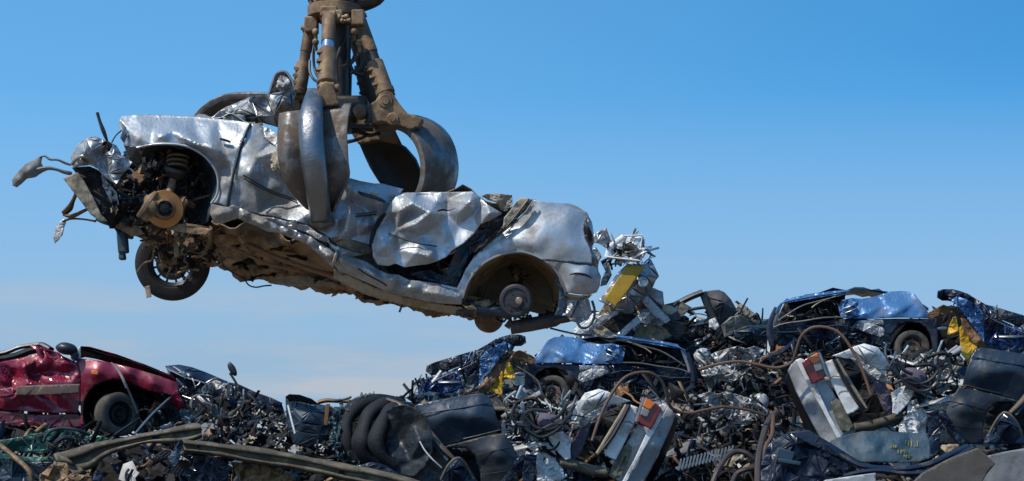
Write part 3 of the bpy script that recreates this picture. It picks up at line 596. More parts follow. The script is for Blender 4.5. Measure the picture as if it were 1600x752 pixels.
mb.tube([V(630,474,14.2), V(627,480,14.2), V(624,488,14.2)], .009, 6, up=2); mb.tube([V(690,478,14.4), V(715,486,14.4), V(745,492,14.4), V(765,498,14.5)], .008, 5, up=4); mb.tube([V(690,482,14.4), V(712,490,14.4), V(745,497,14.4)], .006, 5, up=4)
mb.build('dangling_cable', [blackp], car)
# front wheel bay
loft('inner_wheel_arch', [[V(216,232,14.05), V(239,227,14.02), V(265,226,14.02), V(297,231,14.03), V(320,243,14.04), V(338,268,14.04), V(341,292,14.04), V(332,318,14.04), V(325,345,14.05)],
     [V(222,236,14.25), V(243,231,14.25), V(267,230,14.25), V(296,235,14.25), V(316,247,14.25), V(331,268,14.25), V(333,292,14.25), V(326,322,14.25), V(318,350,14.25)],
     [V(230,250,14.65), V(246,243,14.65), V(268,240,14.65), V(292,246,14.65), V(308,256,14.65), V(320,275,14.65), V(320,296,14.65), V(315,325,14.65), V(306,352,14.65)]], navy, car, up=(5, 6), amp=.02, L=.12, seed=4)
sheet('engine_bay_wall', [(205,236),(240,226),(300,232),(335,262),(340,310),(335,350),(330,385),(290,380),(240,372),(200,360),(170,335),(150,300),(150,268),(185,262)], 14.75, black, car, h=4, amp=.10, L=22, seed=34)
st = MB(); ax = (V(262,300,14.2)-V(276,246,14.35)).normalized()
st.tube([V(277,244,14.32), V(276,256,14.30)], .075, 16, up=1)
def coil(mb, a, b_, r, turns, w, mi=0):
    a = Vector(a); b_ = Vector(b_); t = (b_-a).normalized(); u = t.orthogonal().normalized(); v = t.cross(u); pts = []
    for k in range(turns*14+1):
        f = k/(turns*14); an = f*turns*2*math.pi; pts.append(a+(b_-a)*f+(u*math.cos(an)+v*math.sin(an))*r)
    mb.tube(pts, w, 6, mi)
so_ = MB(); coil(so_, V(279,240,14.2), V(276,262,14.18), .075, 3, .011); 
sus = st.build('suspension_strut', [blackp], car); so_.build('coil_spring', [grabm], sus)
mb = MB(); mb.lathe(V(275,268,14.18), (V(272,280,14.2)-V(276,262,14.18)), [(.02,-.03),(.085,-.025),(.09,0),(.07,.03),(.04,.06),(.03,.07)], 20); mb.build('spring_seat', [grabdark], sus)
mb = MB(); mb.tube([V(272,276,14.18), V(268,290,14.16), V(264,304,14.14)], [.026,.03,.034], 12); mb.build('strut_tube', [grabm], sus)
mb = MB(); mb.lathe(V(257,327,14.02), V(256,327,13.9)-V(257,327,14.02)+Vector((.01,0,.01)), [(.001,-.02),(.136,-.02),(.138,-.01),(.138,.006),(.134,.01),(.082,.012),(.078,.014),(.074,.055),(.06,.06),(.058,.061),(.056,.05),(.036,.05),(.034,.085),(.001,.088)], 48)
mb.m[5*48:9*48] = [2]*(4*48); mb.m[9*48:13*48] = [1]*(4*48)
for k in range(5):
    an = k*1.2566; mb.lathe(V(257,327,13.955)+Vector((math.cos(an)*.052, 0, math.sin(an)*.052)), (0,-1,0), [(.007,0),(.007,.012),(.001,.012)], 8, 1)
bd = mb.build('brake_disc', [disc_m, black, rust], car)
mb = MB()
mb.blob(V(238,322,13.98), (.11,.10,.17), Euler((0,-.5,0)).to_matrix(), 0, 4, 8, .15); mb.blob(V(229,335,14.0), (.10,.06,.09), Euler((0,.5,0)).to_matrix(), 0, 5, 8, .2); mb.blob(V(284,322,14.1), (.07,.07,.14), Euler((0,.4,0)).to_matrix(), 0, 9, 8, .2)
mb.tube([V(216,338,14.0), V(226,328,13.97), V(236,312,13.96), V(244,302,14.0)], [.016,.03,.032,.02], 8, up=4)
mb.build('brake_caliper', [grabm], car)
mb = MB(); mb.lathe(V(219,277,14.15), (.1,-1,.2), [(.001,-.03),(.055,-.03),(.058,.0),(.05,.02),(.001,.02)], 20); mb.build('horn', [rust], car)
sheet('control_arm', [(262,352),(282,350),(305,354),(332,358),(328,368),(300,366),(276,362),(262,358)], 14.05, grabm, car, h=2.5, amp=.03, L=14, seed=3)
mb = MB(); mb.tube([V(262,356,14.1), V(290,353,14.05), V(318,357,14.1), V(334,362,14.3)], .017, 8, up=4); mb.tube([V(230,345,14.2), V(250,362,14.3), V(272,372,14.5), V(300,372,14.7)], .02, 8, up=4)
mb.tube([V(262,362,14.3), V(266,380,14.6), V(268,396,14.9), V(270,410,15.1)], [.02,.03,.03,.04], 8, up=4); mb.tube([V(330,355,14.1), V(328,372,14.2), V(322,390,14.3), V(310,400,14.5)], .016, 8, up=4)
mb.build('tie_rod', [grabm], car)
clutter('engine_bay_debris', [(196,238),(222,236),(236,262),(232,300),(236,345),(262,360),(250,372),(215,366),(180,340),(165,300),(172,262)], 14.05, 14.6, 150, [black, blackp, under, bare, grabm], car, 5, (.03,.11), 'btwpw', weights=[5,4,2,1.3,1.5])
clutter('engine_bay_debris', [(236,240),(300,238),(330,270),(332,330),(300,350),(240,345)], 14.3, 14.68, 90, [black, blackp, navy, grabm], car, 6, (.03,.12), 'btww', weights=[4,4,1,1])
clutter('subframe_debris', [(225,350),(262,356),(330,360),(335,395),(300,402),(258,392),(225,375)], 14.2, 15.1, 130, [black, grabm, under, under2, rust], car, 7, (.03,.12), 'btwp', weights=[3,3,3,1,1])
clutter('subframe_debris', [(246,385),(306,385),(312,405),(292,428),(262,432),(248,410)], 14.8, 15.1, 70, [black, grabm, under], car, 9, (.03,.10), 'btb', weights=[3,3,2])
wheel(car, V(270,412,15.25), Vector((.10,-1,-.16)), .293, .17, rubber, blackp, 12, 3, bore=.60)
# nose: crumpled panel, beams, brackets
sheet('crumpled_nose_panel', [(111,246,.1),(114,238,.08),(122,226,.0),(134,217,.0),(148,213,.0),(160,218,.0),(172,222,.0),(182,228,.0),(188,238,.0),(190,244,.0),(198,248,.0),(207,254,.04),(200,264,.0),(190,274,-.02),(183,288,-.04),(172,283,.0),(160,273,.0),(152,263,.02),(140,258,.0),(126,260,.0),(116,262,.04),(111,256,.08)], 13.95, silver, car, h=2.3, amp=.065, L=15, seed=52,
    ctrl=[(130,235,-.14),(150,228,-.05),(140,248,-.05),(158,240,.08),(172,240,-.08),(180,262,-.10),(168,262,.03),(192,258,.0),(122,252,-.1)], power=2.2)
mb = MB(); mb.tube([V(113,256,13.93), V(120,248,13.86), V(132,244,13.83), V(144,250,13.86), V(152,262,13.9)], .013, 8, up=5); mb.build('headlight_rim', [silver_low], car)
sheet('torn_nose_flap', [(158,225),(166,219),(176,226),(172,236),(162,240)], 13.85, black, car, h=2, amp=.05, L=8, seed=5)
fb = sheet('bumper_beam', [(100,279,.0),(112,274,-.03),(121,270,.0),(132,285,.0),(146,310,.0),(158,336,.0),(168,346,.03),(156,346,.0),(142,335,-.02),(124,312,-.02),(110,294,-.02)], 13.93, under2, car, h=2.4, amp=.012, L=20, seed=5, thick=.02)
sheet('radiator_panel', [(112,262,.05),(140,260,.0),(152,265,.0),(170,285,.0),(180,310,.0),(196,330,.1),(206,350,.2),(190,360,.2),(172,356,.05),(160,340,.0),(146,315,.0),(130,285,.0)], 14.0, black, car, h=3, amp=.05, L=14, seed=6)
dkgrey = material('weathered_grey_plastic', (.15,.155,.15), .05, .6, 0, .5, (.09,.08,.065), 4, .3, 30)
sheet('bumper_bracket', [(20,281,.0),(28,270,.0),(40,258,.0),(56,250,.0),(62,245,.0),(66,247,.0),(64,255,.0),(68,262,.0),(66,270,.0),(56,276,.0),(42,279,.0),(33,287,.0),(27,293,.0),(20,290,.0)], 13.9, dkgrey, car, h=2.2, amp=.012, L=14, seed=7, thick=.012, ctrl=[(45,266,-.08),(30,282,-.04),(57,262,-.02)])
mb = MB(); mb.tube([V(62,246,13.9), V(70,244,13.9), V(78,249,13.9), V(90,250,13.9), V(102,255,13.93), V(111,258,13.95)], [.012,.012,.016,.014,.016,.014], 8, up=4, flat=.6)
mb.tube([V(62,266,13.9), V(74,263,13.88), V(88,265,13.9), V(100,269,13.93), V(109,271,13.97)], [.04,.03,.022,.028,.03], 8, up=4, flat=.5); mb.build('bumper_arm', [dkgrey], car)
sheet('broken_bracket', [(83,371,.0),(86,358,.0),(94,347,.0),(100,342,.0),(104,345,.0),(100,356,.0),(97,368,.0),(90,376,.0),(86,381,.0)], 14.15, ltgrey, car, h=2, amp=.02, L=8, seed=8, thick=.01)
mb = MB(); mb.tube([V(98,346,14.15), V(112,342,14.12), V(132,343,14.1), V(150,346,14.1)], [.014,.016,.014,.018], 8, up=4, flat=.5)
mb.tube([V(100,333,14.1), V(108,326,14.08), V(114,314,14.06), V(120,300,14.05)], [.03,.034,.02,.02], 8, up=4, flat=.6)
mb.tube([V(100,336,14.1), V(112,338,14.08), V(126,332,14.05), V(134,328,14.0)], [.02,.03,.024,.02], 8, up=4, flat=.5); mb.build('lower_bracket', [grabm], car)
mb = MB(); mb.box(V(192,378,14.3), (.07,.10,.17), Euler((0,-.08,0)).to_matrix()); mb.box(V(191,398,14.3), (.05,.08,.08), Euler((0,-.08,0)).to_matrix(), 0, .8); mb.box(V(198,366,14.32), (.10,.08,.06), Euler((0,.2,0)).to_matrix()); mb.build('washer_bottle', [denim], car, bevel=.012)
mb = MB(); mb.tube([V(152,176,13.9), V(156,190,13.9), V(162,206,13.9), V(168,222,13.92)], [.012,.012,.016,.008], 8, up=3); mb.tube([V(174,224,14.0), V(181,212,14.0), V(190,204,14.05)], .005, 6, up=4); mb.build('torn_cable', [blackp], car)
sheet('dangling_strip', [(226,448),(234,446),(237,464),(229,466)], 14.6, under2, car, h=2.2, amp=.01, seed=2)
sheet('nose_gusset', [(158,268),(168,285),(182,300),(186,320),(176,326),(168,305),(160,290)], 13.98, bare, car, h=2.2, amp=.06, L=9, seed=3)
clutter('nose_debris', [(150,262),(185,288),(205,268),(215,290),(216,345),(190,358),(160,345),(140,300)], 13.98, 14.3, 110, [black, bare, blackp, silver_low, under], car, 11, (.025,.09), 'pbtws', weights=[5,1.4,3,.8,1.5])
sheet('belly_bracket', [(150,335),(180,345),(215,352),(226,366),(206,370),(186,358),(160,350)], 14.1, grabm, car, h=2.4, amp=.03, L=14, seed=12)
# rear wheel bay
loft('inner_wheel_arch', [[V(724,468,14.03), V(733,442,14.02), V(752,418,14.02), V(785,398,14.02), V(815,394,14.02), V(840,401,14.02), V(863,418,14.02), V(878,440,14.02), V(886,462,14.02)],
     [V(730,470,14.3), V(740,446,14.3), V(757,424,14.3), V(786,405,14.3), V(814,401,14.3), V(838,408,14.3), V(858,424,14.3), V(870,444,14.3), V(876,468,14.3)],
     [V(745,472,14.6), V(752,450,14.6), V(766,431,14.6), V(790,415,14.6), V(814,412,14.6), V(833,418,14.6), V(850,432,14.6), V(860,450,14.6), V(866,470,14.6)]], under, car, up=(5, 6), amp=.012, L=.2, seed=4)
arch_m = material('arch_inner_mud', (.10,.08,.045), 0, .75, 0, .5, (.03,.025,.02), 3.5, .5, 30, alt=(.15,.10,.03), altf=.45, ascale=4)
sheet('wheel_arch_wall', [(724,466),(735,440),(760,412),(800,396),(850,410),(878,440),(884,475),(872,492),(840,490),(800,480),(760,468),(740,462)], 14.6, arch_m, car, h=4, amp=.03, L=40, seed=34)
sheet('mud_flap', [(866,425),(878,440),(886,458),(884,480),(878,494),(866,493),(872,478),(874,458),(868,440)], 14.04, navy, car, h=2.4, amp=.02, L=14, seed=3)
loft('drum_beam', [[V(718,470,14.15), V(760,474,14.15), V(800,478,14.15)], [V(716,484,14.1), V(758,486,14.1), V(800,492,14.1)], [V(722,492,14.3), V(760,494,14.3), V(800,498,14.3)]], navy, car, up=(5, 6), amp=.02, L=.1)
mb = MB(); mb.lathe(V(806,470,14.06), (-.05,-1,-.06), [(.001,-.1),(.12,-.1),(.124,-.02),(.122,.02),(.108,.035),(.092,.036),(.088,.028),(.052,.03),(.05,.04),(.001,.041)], 44)
for k in range(4):
    an = k*math.pi/2+.5; mb.lathe(V(806,470,14.02)+Vector((math.cos(an)*.068, 0, math.sin(an)*.068)), (0,-1,0), [(.009,0),(.009,.008),(.001,.008)], 8, 1)
dr = mb.build('brake_drum', [material('drum_iron', (.022,.024,.03), .1, .6, 0, .5, (.09,.07,.055), 6, .4, 40), black], car)
mb = MB(); mb.lathe(V(811,470,13.99), (-.05,-1,-.06), [(.026,-.01),(.026,.022),(.02,.028),(.001,.03)], 20); mb.build('hub_cap', [material('brass_hub', (.40,.31,.18), .7, .35, 0, .3)], dr)
mb = MB(); mb.lathe(V(764,498,15.3), (-.2,-1,-.1), [(.001,-.05),(.11,-.05),(.115,0),(.11,.05),(.08,.06),(.001,.06)], 30); mb.build('brake_drum', [grabm], car)
mb = MB(); mb.tube([V(792,512,14.3), V(797,504,14.3), V(800,512,14.3), V(830,507,14.3), V(868,500,14.3), V(878,499,14.3)], [.03,.04,.062,.062,.058,.03], 18, flat=.85); mb.tube([V(876,500,14.3), V(890,497,14.3), V(902,492,14.3), V(912,486,14.3)], .03, 10, up=3)
mb.tube([V(866,502,14.25), V(880,499,14.2), V(888,496,14.2)], .018, 10); mb.build('muffler', [material('burnt_muffler', (.05,.045,.04), .3, .6, 0, .5, (.12,.09,.06), 5, .4, 30)], car)
mb = MB(); mb.tube([V(860,513,14.3), V(880,518,14.25), V(905,523,14.2), V(925,524,14.2)], .008, 6, up=4); mb.build('exhaust_hanger', [blackp], car)
sheet('torn_bracket', [(884,470,.0),(900,466,.0),(914,460,.0),(921,470,-.03),(925,490,.0),(918,500,.0),(905,505,.0),(892,502,.0),(884,492,.0)], 14.05, silver_low, car, h=2.4, amp=.05, L=14, seed=9)
sheet('bumper_lining', [(886,459,.0),(905,462,.0),(925,461,.0),(920,466,.1),(900,468,.1),(886,468,.1)], 13.99, foam, car, h=2.2, amp=.02, L=8, seed=9)
mb = MB(); mb.tube([V(925,470,14.0), V(929,485,14.0), V(927,500,14.0), V(918,511,14.0), V(908,512,14.0), V(901,502,14.02)], .010, 7, up=6); mb.tube([V(904,470,14.02), V(896,488,14.02), V(890,500,14.05)], .008, 6, up=4); mb.build('dangling_cable', [blackp], car)
clutter('axle_debris', [(722,470),(790,470),(800,492),(870,480),(886,462),(884,500),(830,500),(740,494)], 14.3, 14.9, 90, [black, under, grabm, under2], car, 13, (.03,.12), 'btwp', weights=[4,3,2,.6])
clutter('arch_debris', [(795,412),(825,412),(822,445),(800,448)], 14.3, 14.55, 26, [black, grabm, bare], car, 14, (.02,.07), 'btw', weights=[4,2,.4])
# ------------------------------------------------------------------ the grab
gb = thing('scrap_grab', 'rusty brown hydraulic orange-peel grab holding the silver car', 'grab', V(537, 20, 14.6))
GX = 14.6
mb = MB(); ctr = V(524, 18, GX)
mb.lathe(ctr, (0,0,1), [(.001,-.10),(.10,-.10),(.185,-.055),(.20,-.05),(.213,-.045),(.213,.03),(.19,.045),(.17,.05),(.17,.065),(.195,.07),(.21,.075),(.21,.14),(.15,.15),(.001,.15)], 48)
for k in range(16):
    an = k*math.pi/8; mb.box(ctr+Vector((math.cos(an)*.185, math.sin(an)*.185, .058)), (.03,.03,.03), Euler((0,0,an)).to_matrix())
mb.build('crown', [grabm], gb)
mb = MB(); mb.tube([V(540,10,GX), V(565,6,GX), V(590,-2,GX), V(600,-12,GX)], [.09,.10,.08,.05], 12, up=3, flat=.6); mb.build('swivel_motor', [grabdark], gb)
mb = MB(); mb.lathe(V(524,-30,GX), (0,0,1), [(.001,-.1),(.16,-.1),(.16,.3),(.10,.34),(.10,.9),(.07,.95),(.07,2.6),(.001,2.6)], 32); mb.build('hanger', [grabdark], gb)
mb = MB(); mb.box(V(524,-600,GX)+Vector((0,0,0)), (.3,.3,.5)); mb.build('shackle', [grabdark], gb, bevel=.03)
def lug(p, ax, mi=0):
    mb = MB(); mb.lathe(Vector(p)-Vector(ax).normalized()*.05, ax, [(.001,0),(.034,0),(.036,.01),(.036,.09),(.034,.1),(.001,.1)], 16); mb.lathe(Vector(p)-Vector(ax).normalized()*.066, ax, [(.001,0),(.018,0),(.018,.132),(.001,.132)], 10); return mb
def ram(a, m_, b_, r1, r2, band=None, mat=grabm, steps=3, seed=0):
    """hydraulic ram: guard tube, chrome rod, barrel, end lugs"""
    a, b_ = Vector(a), Vector(b_); t = (b_-a); L = t.length; t.normalize(); mb = MB(); f = m_
    mb.lathe(a, t, [(.001,0),(r1*.75,0),(r1,.03),(r1,L*f-.04),(r1*1.0,L*f-.035),(r1*.86,L*f-.03)], 24)
    o = mb.build('hydraulic_ram', [mat], gb)
    mb = MB(); mb.lathe(a+t*(L*f-.035), t, [(r1*.9,0),(r1*.9,.10)], 24); mb.build('piston_rod', [chrome if band is None else band], o)
    mb = MB(); s0 = L*f+.05; mb.lathe(a+t*s0, t, [(r1*.9,0),(r2*.95,.0),(r2,.01),(r2,L-s0-.06),(r2*1.1,L-s0-.055),(r2*1.1,L-s0-.02),(r2*.7,L-s0),(.001,L-s0)], 28)
    u = Vector((0,-1,0)); u = (u-t*u.dot(t)).normalized(); v = t.cross(u)
    for k in range(steps):
        p = a+t*(s0+.06+k*(L-s0-.1)/steps)+(u*.75+v*.65)*r2*(.97 if True else 1); mb.box(p, (r2*.95, r2*.4, .022), Matrix((v, u, t)).transposed())
    mb.build('ram_barrel', [mat], o)
    sd = Vector((t.z, 0, -t.x)) if abs(t.y) < .9 else Vector((1,0,0))
    sd = v
    lm = lug(a, sd); lm.build('ram_pin', [mat], o); lm = lug(b_, sd); lm.build('ram_pin', [mat], o)
    return o
ram(V(514,24,14.33), .44, V(510,136,13.92), .052, .066)
ram(V(484,46,14.6), .40, V(466,150,14.62), .045, .056, band=grabm)
ram(V(560,28,14.55), .50, V(604,150,14.42), .054, .066, band=grabdark)
ram(V(541,30,14.85), .40, V(538,165,15.0), .045, .055, band=grabm, mat=grabdark)
ram(V(552,40,14.8), .40, V(582,165,14.95), .055, .07, band=grabdark, mat=grabdark)  # ram in shadow: the shade is put into its darker steel colour
mb = MB()
for p in ((493,50,14.35),(493,66,14.35),(553,50,14.38),(561,68,14.38)): mb.blob(V(*p), (.052,.05,.055), None, 0, int(p[0]), 8, .06); mb.tube([V(*p), V(p[0]+1,p[1]+14,p[2]+.02)], .014, 8)
mb.build('hose_fitting', [grabm], gb)
mb = MB()
for pts in ([(493,66,14.35),(490,85,14.4),(492,110,14.4),(500,125,14.3)], [(562,68,14.38),(560,85,14.4),(548,100,14.4),(534,108,14.3)], [(553,50,14.38),(555,75,14.5),(550,95,14.5),(535,105,14.4)], [(484,95,14.5),(484,112,14.45),(490,124,14.4),(497,128,14.3)],
            [(548,60,14.6),(546,90,14.6),(552,110,14.5),(568,116,14.45),(573,105,14.4)], [(538,60,14.6),(530,80,14.5),(526,100,14.5),(528,128,14.5)], [(560,80,14.5),(566,95,14.5),(560,112,14.5),(548,114,14.5)]):
    mb.tube([V(*p) for p in pts], .011, 7, up=6)
mb.build('hydraulic_hose', [grabdark], gb)
mb = MB()
for p, s in (((514,22,14.36),(.13,.07,.11)),((530,26,14.36),(.06,.08,.09)),((487,40,14.55),(.10,.12,.12)),((560,30,14.5),(.10,.14,.12)),((540,38,14.8),(.2,.1,.14))): mb.box(V(*p), s)
for a in ((533,33),(529,27)): mb.lathe(V(*a, 14.3), (1,-.3,0), [(.001,0),(.024,0),(.024,.02),(.012,.02),(.012,.05),(.02,.05),(.02,.08),(.001,.08)], 10)
mb.build('crown_lug', [grabm], gb, bevel=.012)
mb = MB(); mb.lathe(V(530,60,14.65), (0,0,1), [(.001,-.55),(.07,-.55),(.075,0),(.075,.25),(.001,.25)], 20); mb.build('centre_post', [grabdark], gb)
mb = MB(); mb.box(V(534,168,14.6), (.42,.40,.12)); mb.box(V(545,180,14.4), (.12,.3,.10)); mb.build('lower_frame', [grabdark], gb, bevel=.03)
# front claw: ribbed shell
zr = [139, 152, 170, 192, 220, 250, 280, 305, 330, 347]
rl = [482, 477, 471, 468, 468.5, 471, 476, 480, 484, 487]; rr_ = [503, 504, 503.5, 503.5, 505, 508, 511, 513, 516, 517]
dp = [13.90, 13.74, 13.62, 13.54, 13.50, 13.50, 13.54, 13.62, 13.74, 13.87]
rows = []
for y, a, b, d in zip(zr, rl, rr_, dp):
    m = (a+b)/2; w_ = (b-a)/2
    rows.append([V(a+1,y,d+.24), V(a,y,d+.10), V(a+w_*.12,y,d+.03), V(a+w_*.6,y,d), V(b-w_*.6,y,d), V(b-w_*.12,y,d+.03), V(b,y,d+.10), V(b-1,y,d+.24)])
rib = loft('claw_rib', rows, grabrib, None, thick=.012, up=(3, 3), amp=.002, L=.05)
claw = thing('tmp', 'x', 'x', (0,0,0)); bpy.data.objects.remove(claw)
def reparent(o, p):
    wl = wloc(o); o.parent = p; o.location = wl-wloc(p); return o
def part_root(name, loc, parent):
    o = bpy.data.objects.new(name, None); scene.collection.objects.link(o); o.parent = parent; o.location = Vector(loc)-wloc(parent); return o
claw = part_root('claw', V(505, 180, 13.8), gb); reparent(rib, claw)
mb = MB(); mb.tube([V(487,346,13.98), V(502,348.5,13.92), V(517,345,13.98)], [.04,.05,.04], 10, up=3); mb.build('claw_tip', [grabw], claw)
L_ = [(438,178,.17),(436,200,.16),(435,225,.16),(436,250,.16),(441,272,.16),(450,290,.15),(463,308,.13),(480,326,.10)]
Rt = [(470,173),(468,195),(468,222),(469,250),(473,272),(477,290),(480,308),(484,328)]
def dr_(y): return float(np.interp(y, zr, dp))
rows = [[V(a[0], a[1], dr_(a[1])+a[2]+.12), V((a[0]*.6+b[0]*.4), a[1]*.6+b[1]*.4, dr_(a[1])+.20), V(b[0]+3, b[1], dr_(b[1])+.22)] for a, b in zip(L_, Rt)]
loft('claw_shell', rows, grabw, claw, thick=.022, up=(4, 5), amp=.002, L=.06, bevel=.004)
L_ = [(503,166),(504,185),(505,210),(507,235),(509,260),(512,285),(514,308),(517,332)]
Rt = [(549,163,.16),(545,182,.16),(542.5,208,.16),(543.5,232,.17),(545,256,.17),(546,276,.16),(534,304,.13),(521,332,.08)]
rows = [[V(a[0]-3, a[1], dr_(a[1])+.22), V((a[0]+b[0])/2, (a[1]+b[1])/2, dr_(a[1])+.20), V(b[0], b[1], dr_(b[1])+b[2]+.03)] for a, b in zip(L_, Rt)]
loft('claw_shell', rows, grabw, claw, thick=.022, up=(4, 5), amp=.002, L=.06, bevel=.004)
sheet('claw_knuckle', [(498,143),(503,134),(510,129),(520,132),(525,145),(528,158),(531,166),(505,168),(500,158)], 13.84, grabm, claw, h=3, amp=.004, thick=.10, power=2)
mb = lug(V(511,136,13.86), (1,.05,0)); mb.lathe(V(524,138,13.85), (1,-.2,0), [(.001,0),(.03,0),(.03,.03),(.001,.035)], 12); mb.build('claw_pin', [grabm], claw)
# right claw
cr_ = part_root('claw', V(600, 160, 14.5), gb)
outer = [(606,190,14.9),(640,184,14.9),(668,190,14.88),(690,204,14.86),(704,224,14.84),(711,248,14.82),(712,270,14.82),(707,292,14.83),(698,312,14.85),(684,332,14.88)]
inner = [(586,197,14.45),(616,198,14.42),(634,205,14.38),(647,218,14.34),(655,234,14.32),(660,254,14.3),(660,272,14.3),(656,292,14.31),(648,310,14.35),(636,328,14.4)]
rows = []
for a, b in zip(outer, inner):
    A_, B_ = V(*a), V(*b); rows.append([A_, A_*.66+B_*.34+Vector((.03,-.03,.01)), A_*.33+B_*.67+Vector((.025,-.03,.01)), B_])
loft('claw_shell', rows, grabw, cr_, thick=.05, up=(5, 4), amp=.002, L=.08, bevel=.006)
mb = MB(); mb.tube([V((a[0]*.45+b[0]*.55)+4, (a[1]*.45+b[1]*.55)-2, (a[2]+b[2])/2-.06) for a, b in zip(outer, inner)], [.02]+[.035]*8+[.02], 10, up=4, flat=.8); mb.build('claw_rib', [grabrib], cr_)
sheet('claw_knuckle', [(575,170),(580,164),(588,160),(594,149),(604,144),(614,148),(618,154),(628,168),(638,180),(652,184),(662,189),(655,200),(640,205),(620,197),(600,193),(584,196),(574,186)], 14.40, grabm, cr_, h=3, amp=.004, thick=.14, power=2)
sheet('claw_knuckle_plate', [(608,156),(622,162),(634,178),(622,184),(604,176)], 14.55, grabdark, cr_, h=3, amp=.004, thick=.12, power=2)
mb = MB()
for p, r in (((603,159),.058), ((614,187),.05)): mb.lathe(V(*p, 14.35), (0,-1,0), [(.001,-.2),(r,-.2),(r,.02),(r*.8,.03),(r*.5,.03),(r*.45,.045),(.001,.045)], 20)
mb.build('claw_pin', [grabm], cr_)
# back claw, dark inner face
cb = part_root('claw', V(590, 200, 15.2), gb)
sheet('claw_shell', [(560,222,.0),(575,219,.0),(595,216,.0),(615,220,.0),(634,231,.02),(650,250,.05),(660,275,.1),(662,300,.15),(655,325,.2),(630,325,.2),(606,300,.1),(592,282,.05),(578,260,.02),(568,240,.0)], 15.15, grabdark, cb, h=4, amp=.004, L=40, seed=3, thick=.04, ctrl=[(610,255,.12),(630,280,.16)])
sheet('claw_knuckle', [(582,165),(600,160),(618,205),(628,226),(600,222),(560,225),(548,205),(552,190)], 15.0, grabm, cb, h=3, amp=.01, L=30, thick=.08)
# bracket between claws
mb = MB(); mb.tube([V(545,205,14.35), V(560,206,14.4), V(578,212,14.45), V(592,207,14.5)], [.05,.03,.03,.02], 8, up=3, flat=.5); mb.tube([V(543,222,14.35), V(560,218,14.4), V(575,212,14.4), V(592,210,14.5)], [.03,.025,.02,.02], 8, up=3, flat=.5)
mb.tube([V(548,166,14.3), V(562,164,14.3), V(574,172,14.3), V(576,186,14.3), V(572,194,14.3)], .022, 8, up=3); mb.box(V(560,200,14.42), (.22,.16,.03)); mb.build('link_bracket', [grabdark], gb)
mb = MB(); mb.lathe(V(562,174,14.25), (0,-1,0), [(.001,-.1),(.05,-.1),(.05,.03),(.03,.04),(.001,.04)], 18); mb.build('link_pin', [grabm], gb)
# left claw, mostly behind the bonnet
cl = part_root('claw', V(440, 160, 14.9), gb)
outer = [(470,158,14.7),(440,152,14.8),(410,150,14.85),(380,150,14.9),(350,153,14.95),(325,165,14.95),(306,184,14.95),(296,210,14.95),(294,240,14.95),(300,270,14.95)]
inner = [(470,168,15.1),(440,166,15.15),(412,164,15.15),(390,163,15.15),(368,168,15.2),(350,178,15.2),(336,194,15.2),(328,215,15.2),(328,240,15.2),(332,262,15.2)]
rows = []
for a, b in zip(outer, inner):
    A_, B_ = V(*a), V(*b); rows.append([A_, (A_+B_)*.5+Vector((-.03,-.04,.03)), B_])
loft('claw_shell', rows, grabw, cl, thick=.045, up=(5, 4), bevel=.005)
sheet('claw_knuckle', [(455,140),(468,135),(480,140),(486,158),(480,176),(440,176),(444,160)], 14.75, grabdark, cl, h=3, amp=.01, thick=.12)
# ------------------------------------------------------------------ the scrap heap
CREST = [(-900,640),(-200,600),(0,600),(120,610),(200,640),(300,640),(440,650),(520,650),(620,645),(690,600),(760,570),(850,545),(900,525),(940,505),(985,478),(1040,470),(1090,478),(1140,500),(1200,520),(1300,500),(1500,510),(1600,530),(1900,560),(2600,640)]
def crest(px): return float(np.interp(px, [c[0] for c in CREST], [c[1] for c in CREST]))
def dsurf(px, py): return 22.6+(760-py)/75.
def mound():
    vv = []; ff = []; nx, ny = 110, 70; random.seed(3)
    for j in range(ny+1):
        for i in range(nx+1):
            y = 17.4+(44-17.4)*(j/ny); x = -16+32*i/nx
            px = x/(K*y)+800; cy = crest(px)+26; dc = dsurf(px, cy)
            def zf(y): py = 760-(y-22.6)*75+26; return CZ+(HOR-py)*K*y
            zc = zf(dc)
            if y < dc: z = zf(y) if y > 22.3 else zf(22.3)*max(0, (y-17.6)/4.7)
            else: z = zc-(y-dc)*.35
            z = max(-.2, z*max(0, min(1, (16-abs(x))/3.)))
            z += (.22*float(crum(np.array([x]), np.array([y]), .9, 5)[0])) if z > .1 else 0
            vv.append((x, y, max(-.2, z)))
    for j in range(ny):
        for i in range(nx): ff.append((j*(nx+1)+i, j*(nx+1)+i+1, (j+1)*(nx+1)+i+1, (j+1)*(nx+1)+i))
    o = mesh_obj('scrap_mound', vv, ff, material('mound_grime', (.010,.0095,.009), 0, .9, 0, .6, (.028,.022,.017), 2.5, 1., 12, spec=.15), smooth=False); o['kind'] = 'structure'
mound()
SH = [(0,600),(120,600),(200,640),(290,640),(330,615),(430,640),(520,645),(620,635),(665,612),(700,580),(830,555),(900,520),(945,492),(990,474),(1040,472),(1120,500),(1200,515),(1290,520),(1450,500),(1600,520),(1600,760),(0,760)]
dull = lambda n, c, d=.5: material(n, c, .05, .75, 0, d, (c[0]*.4+.02, c[1]*.4+.016, c[2]*.4+.012), 4, .4, 30, spec=.25)
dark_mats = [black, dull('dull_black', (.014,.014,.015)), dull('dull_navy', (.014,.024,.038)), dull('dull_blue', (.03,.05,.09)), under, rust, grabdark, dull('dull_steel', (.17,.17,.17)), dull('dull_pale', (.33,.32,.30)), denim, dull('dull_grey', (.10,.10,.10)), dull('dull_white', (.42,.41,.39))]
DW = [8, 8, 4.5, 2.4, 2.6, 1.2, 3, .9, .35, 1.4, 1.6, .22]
o = clutter('scrap_debris', SH, -.05, .5, 1500, dark_mats, None, 101, (.07, .28), 'sspsppbspbtc', weights=DW, dfun=dsurf)
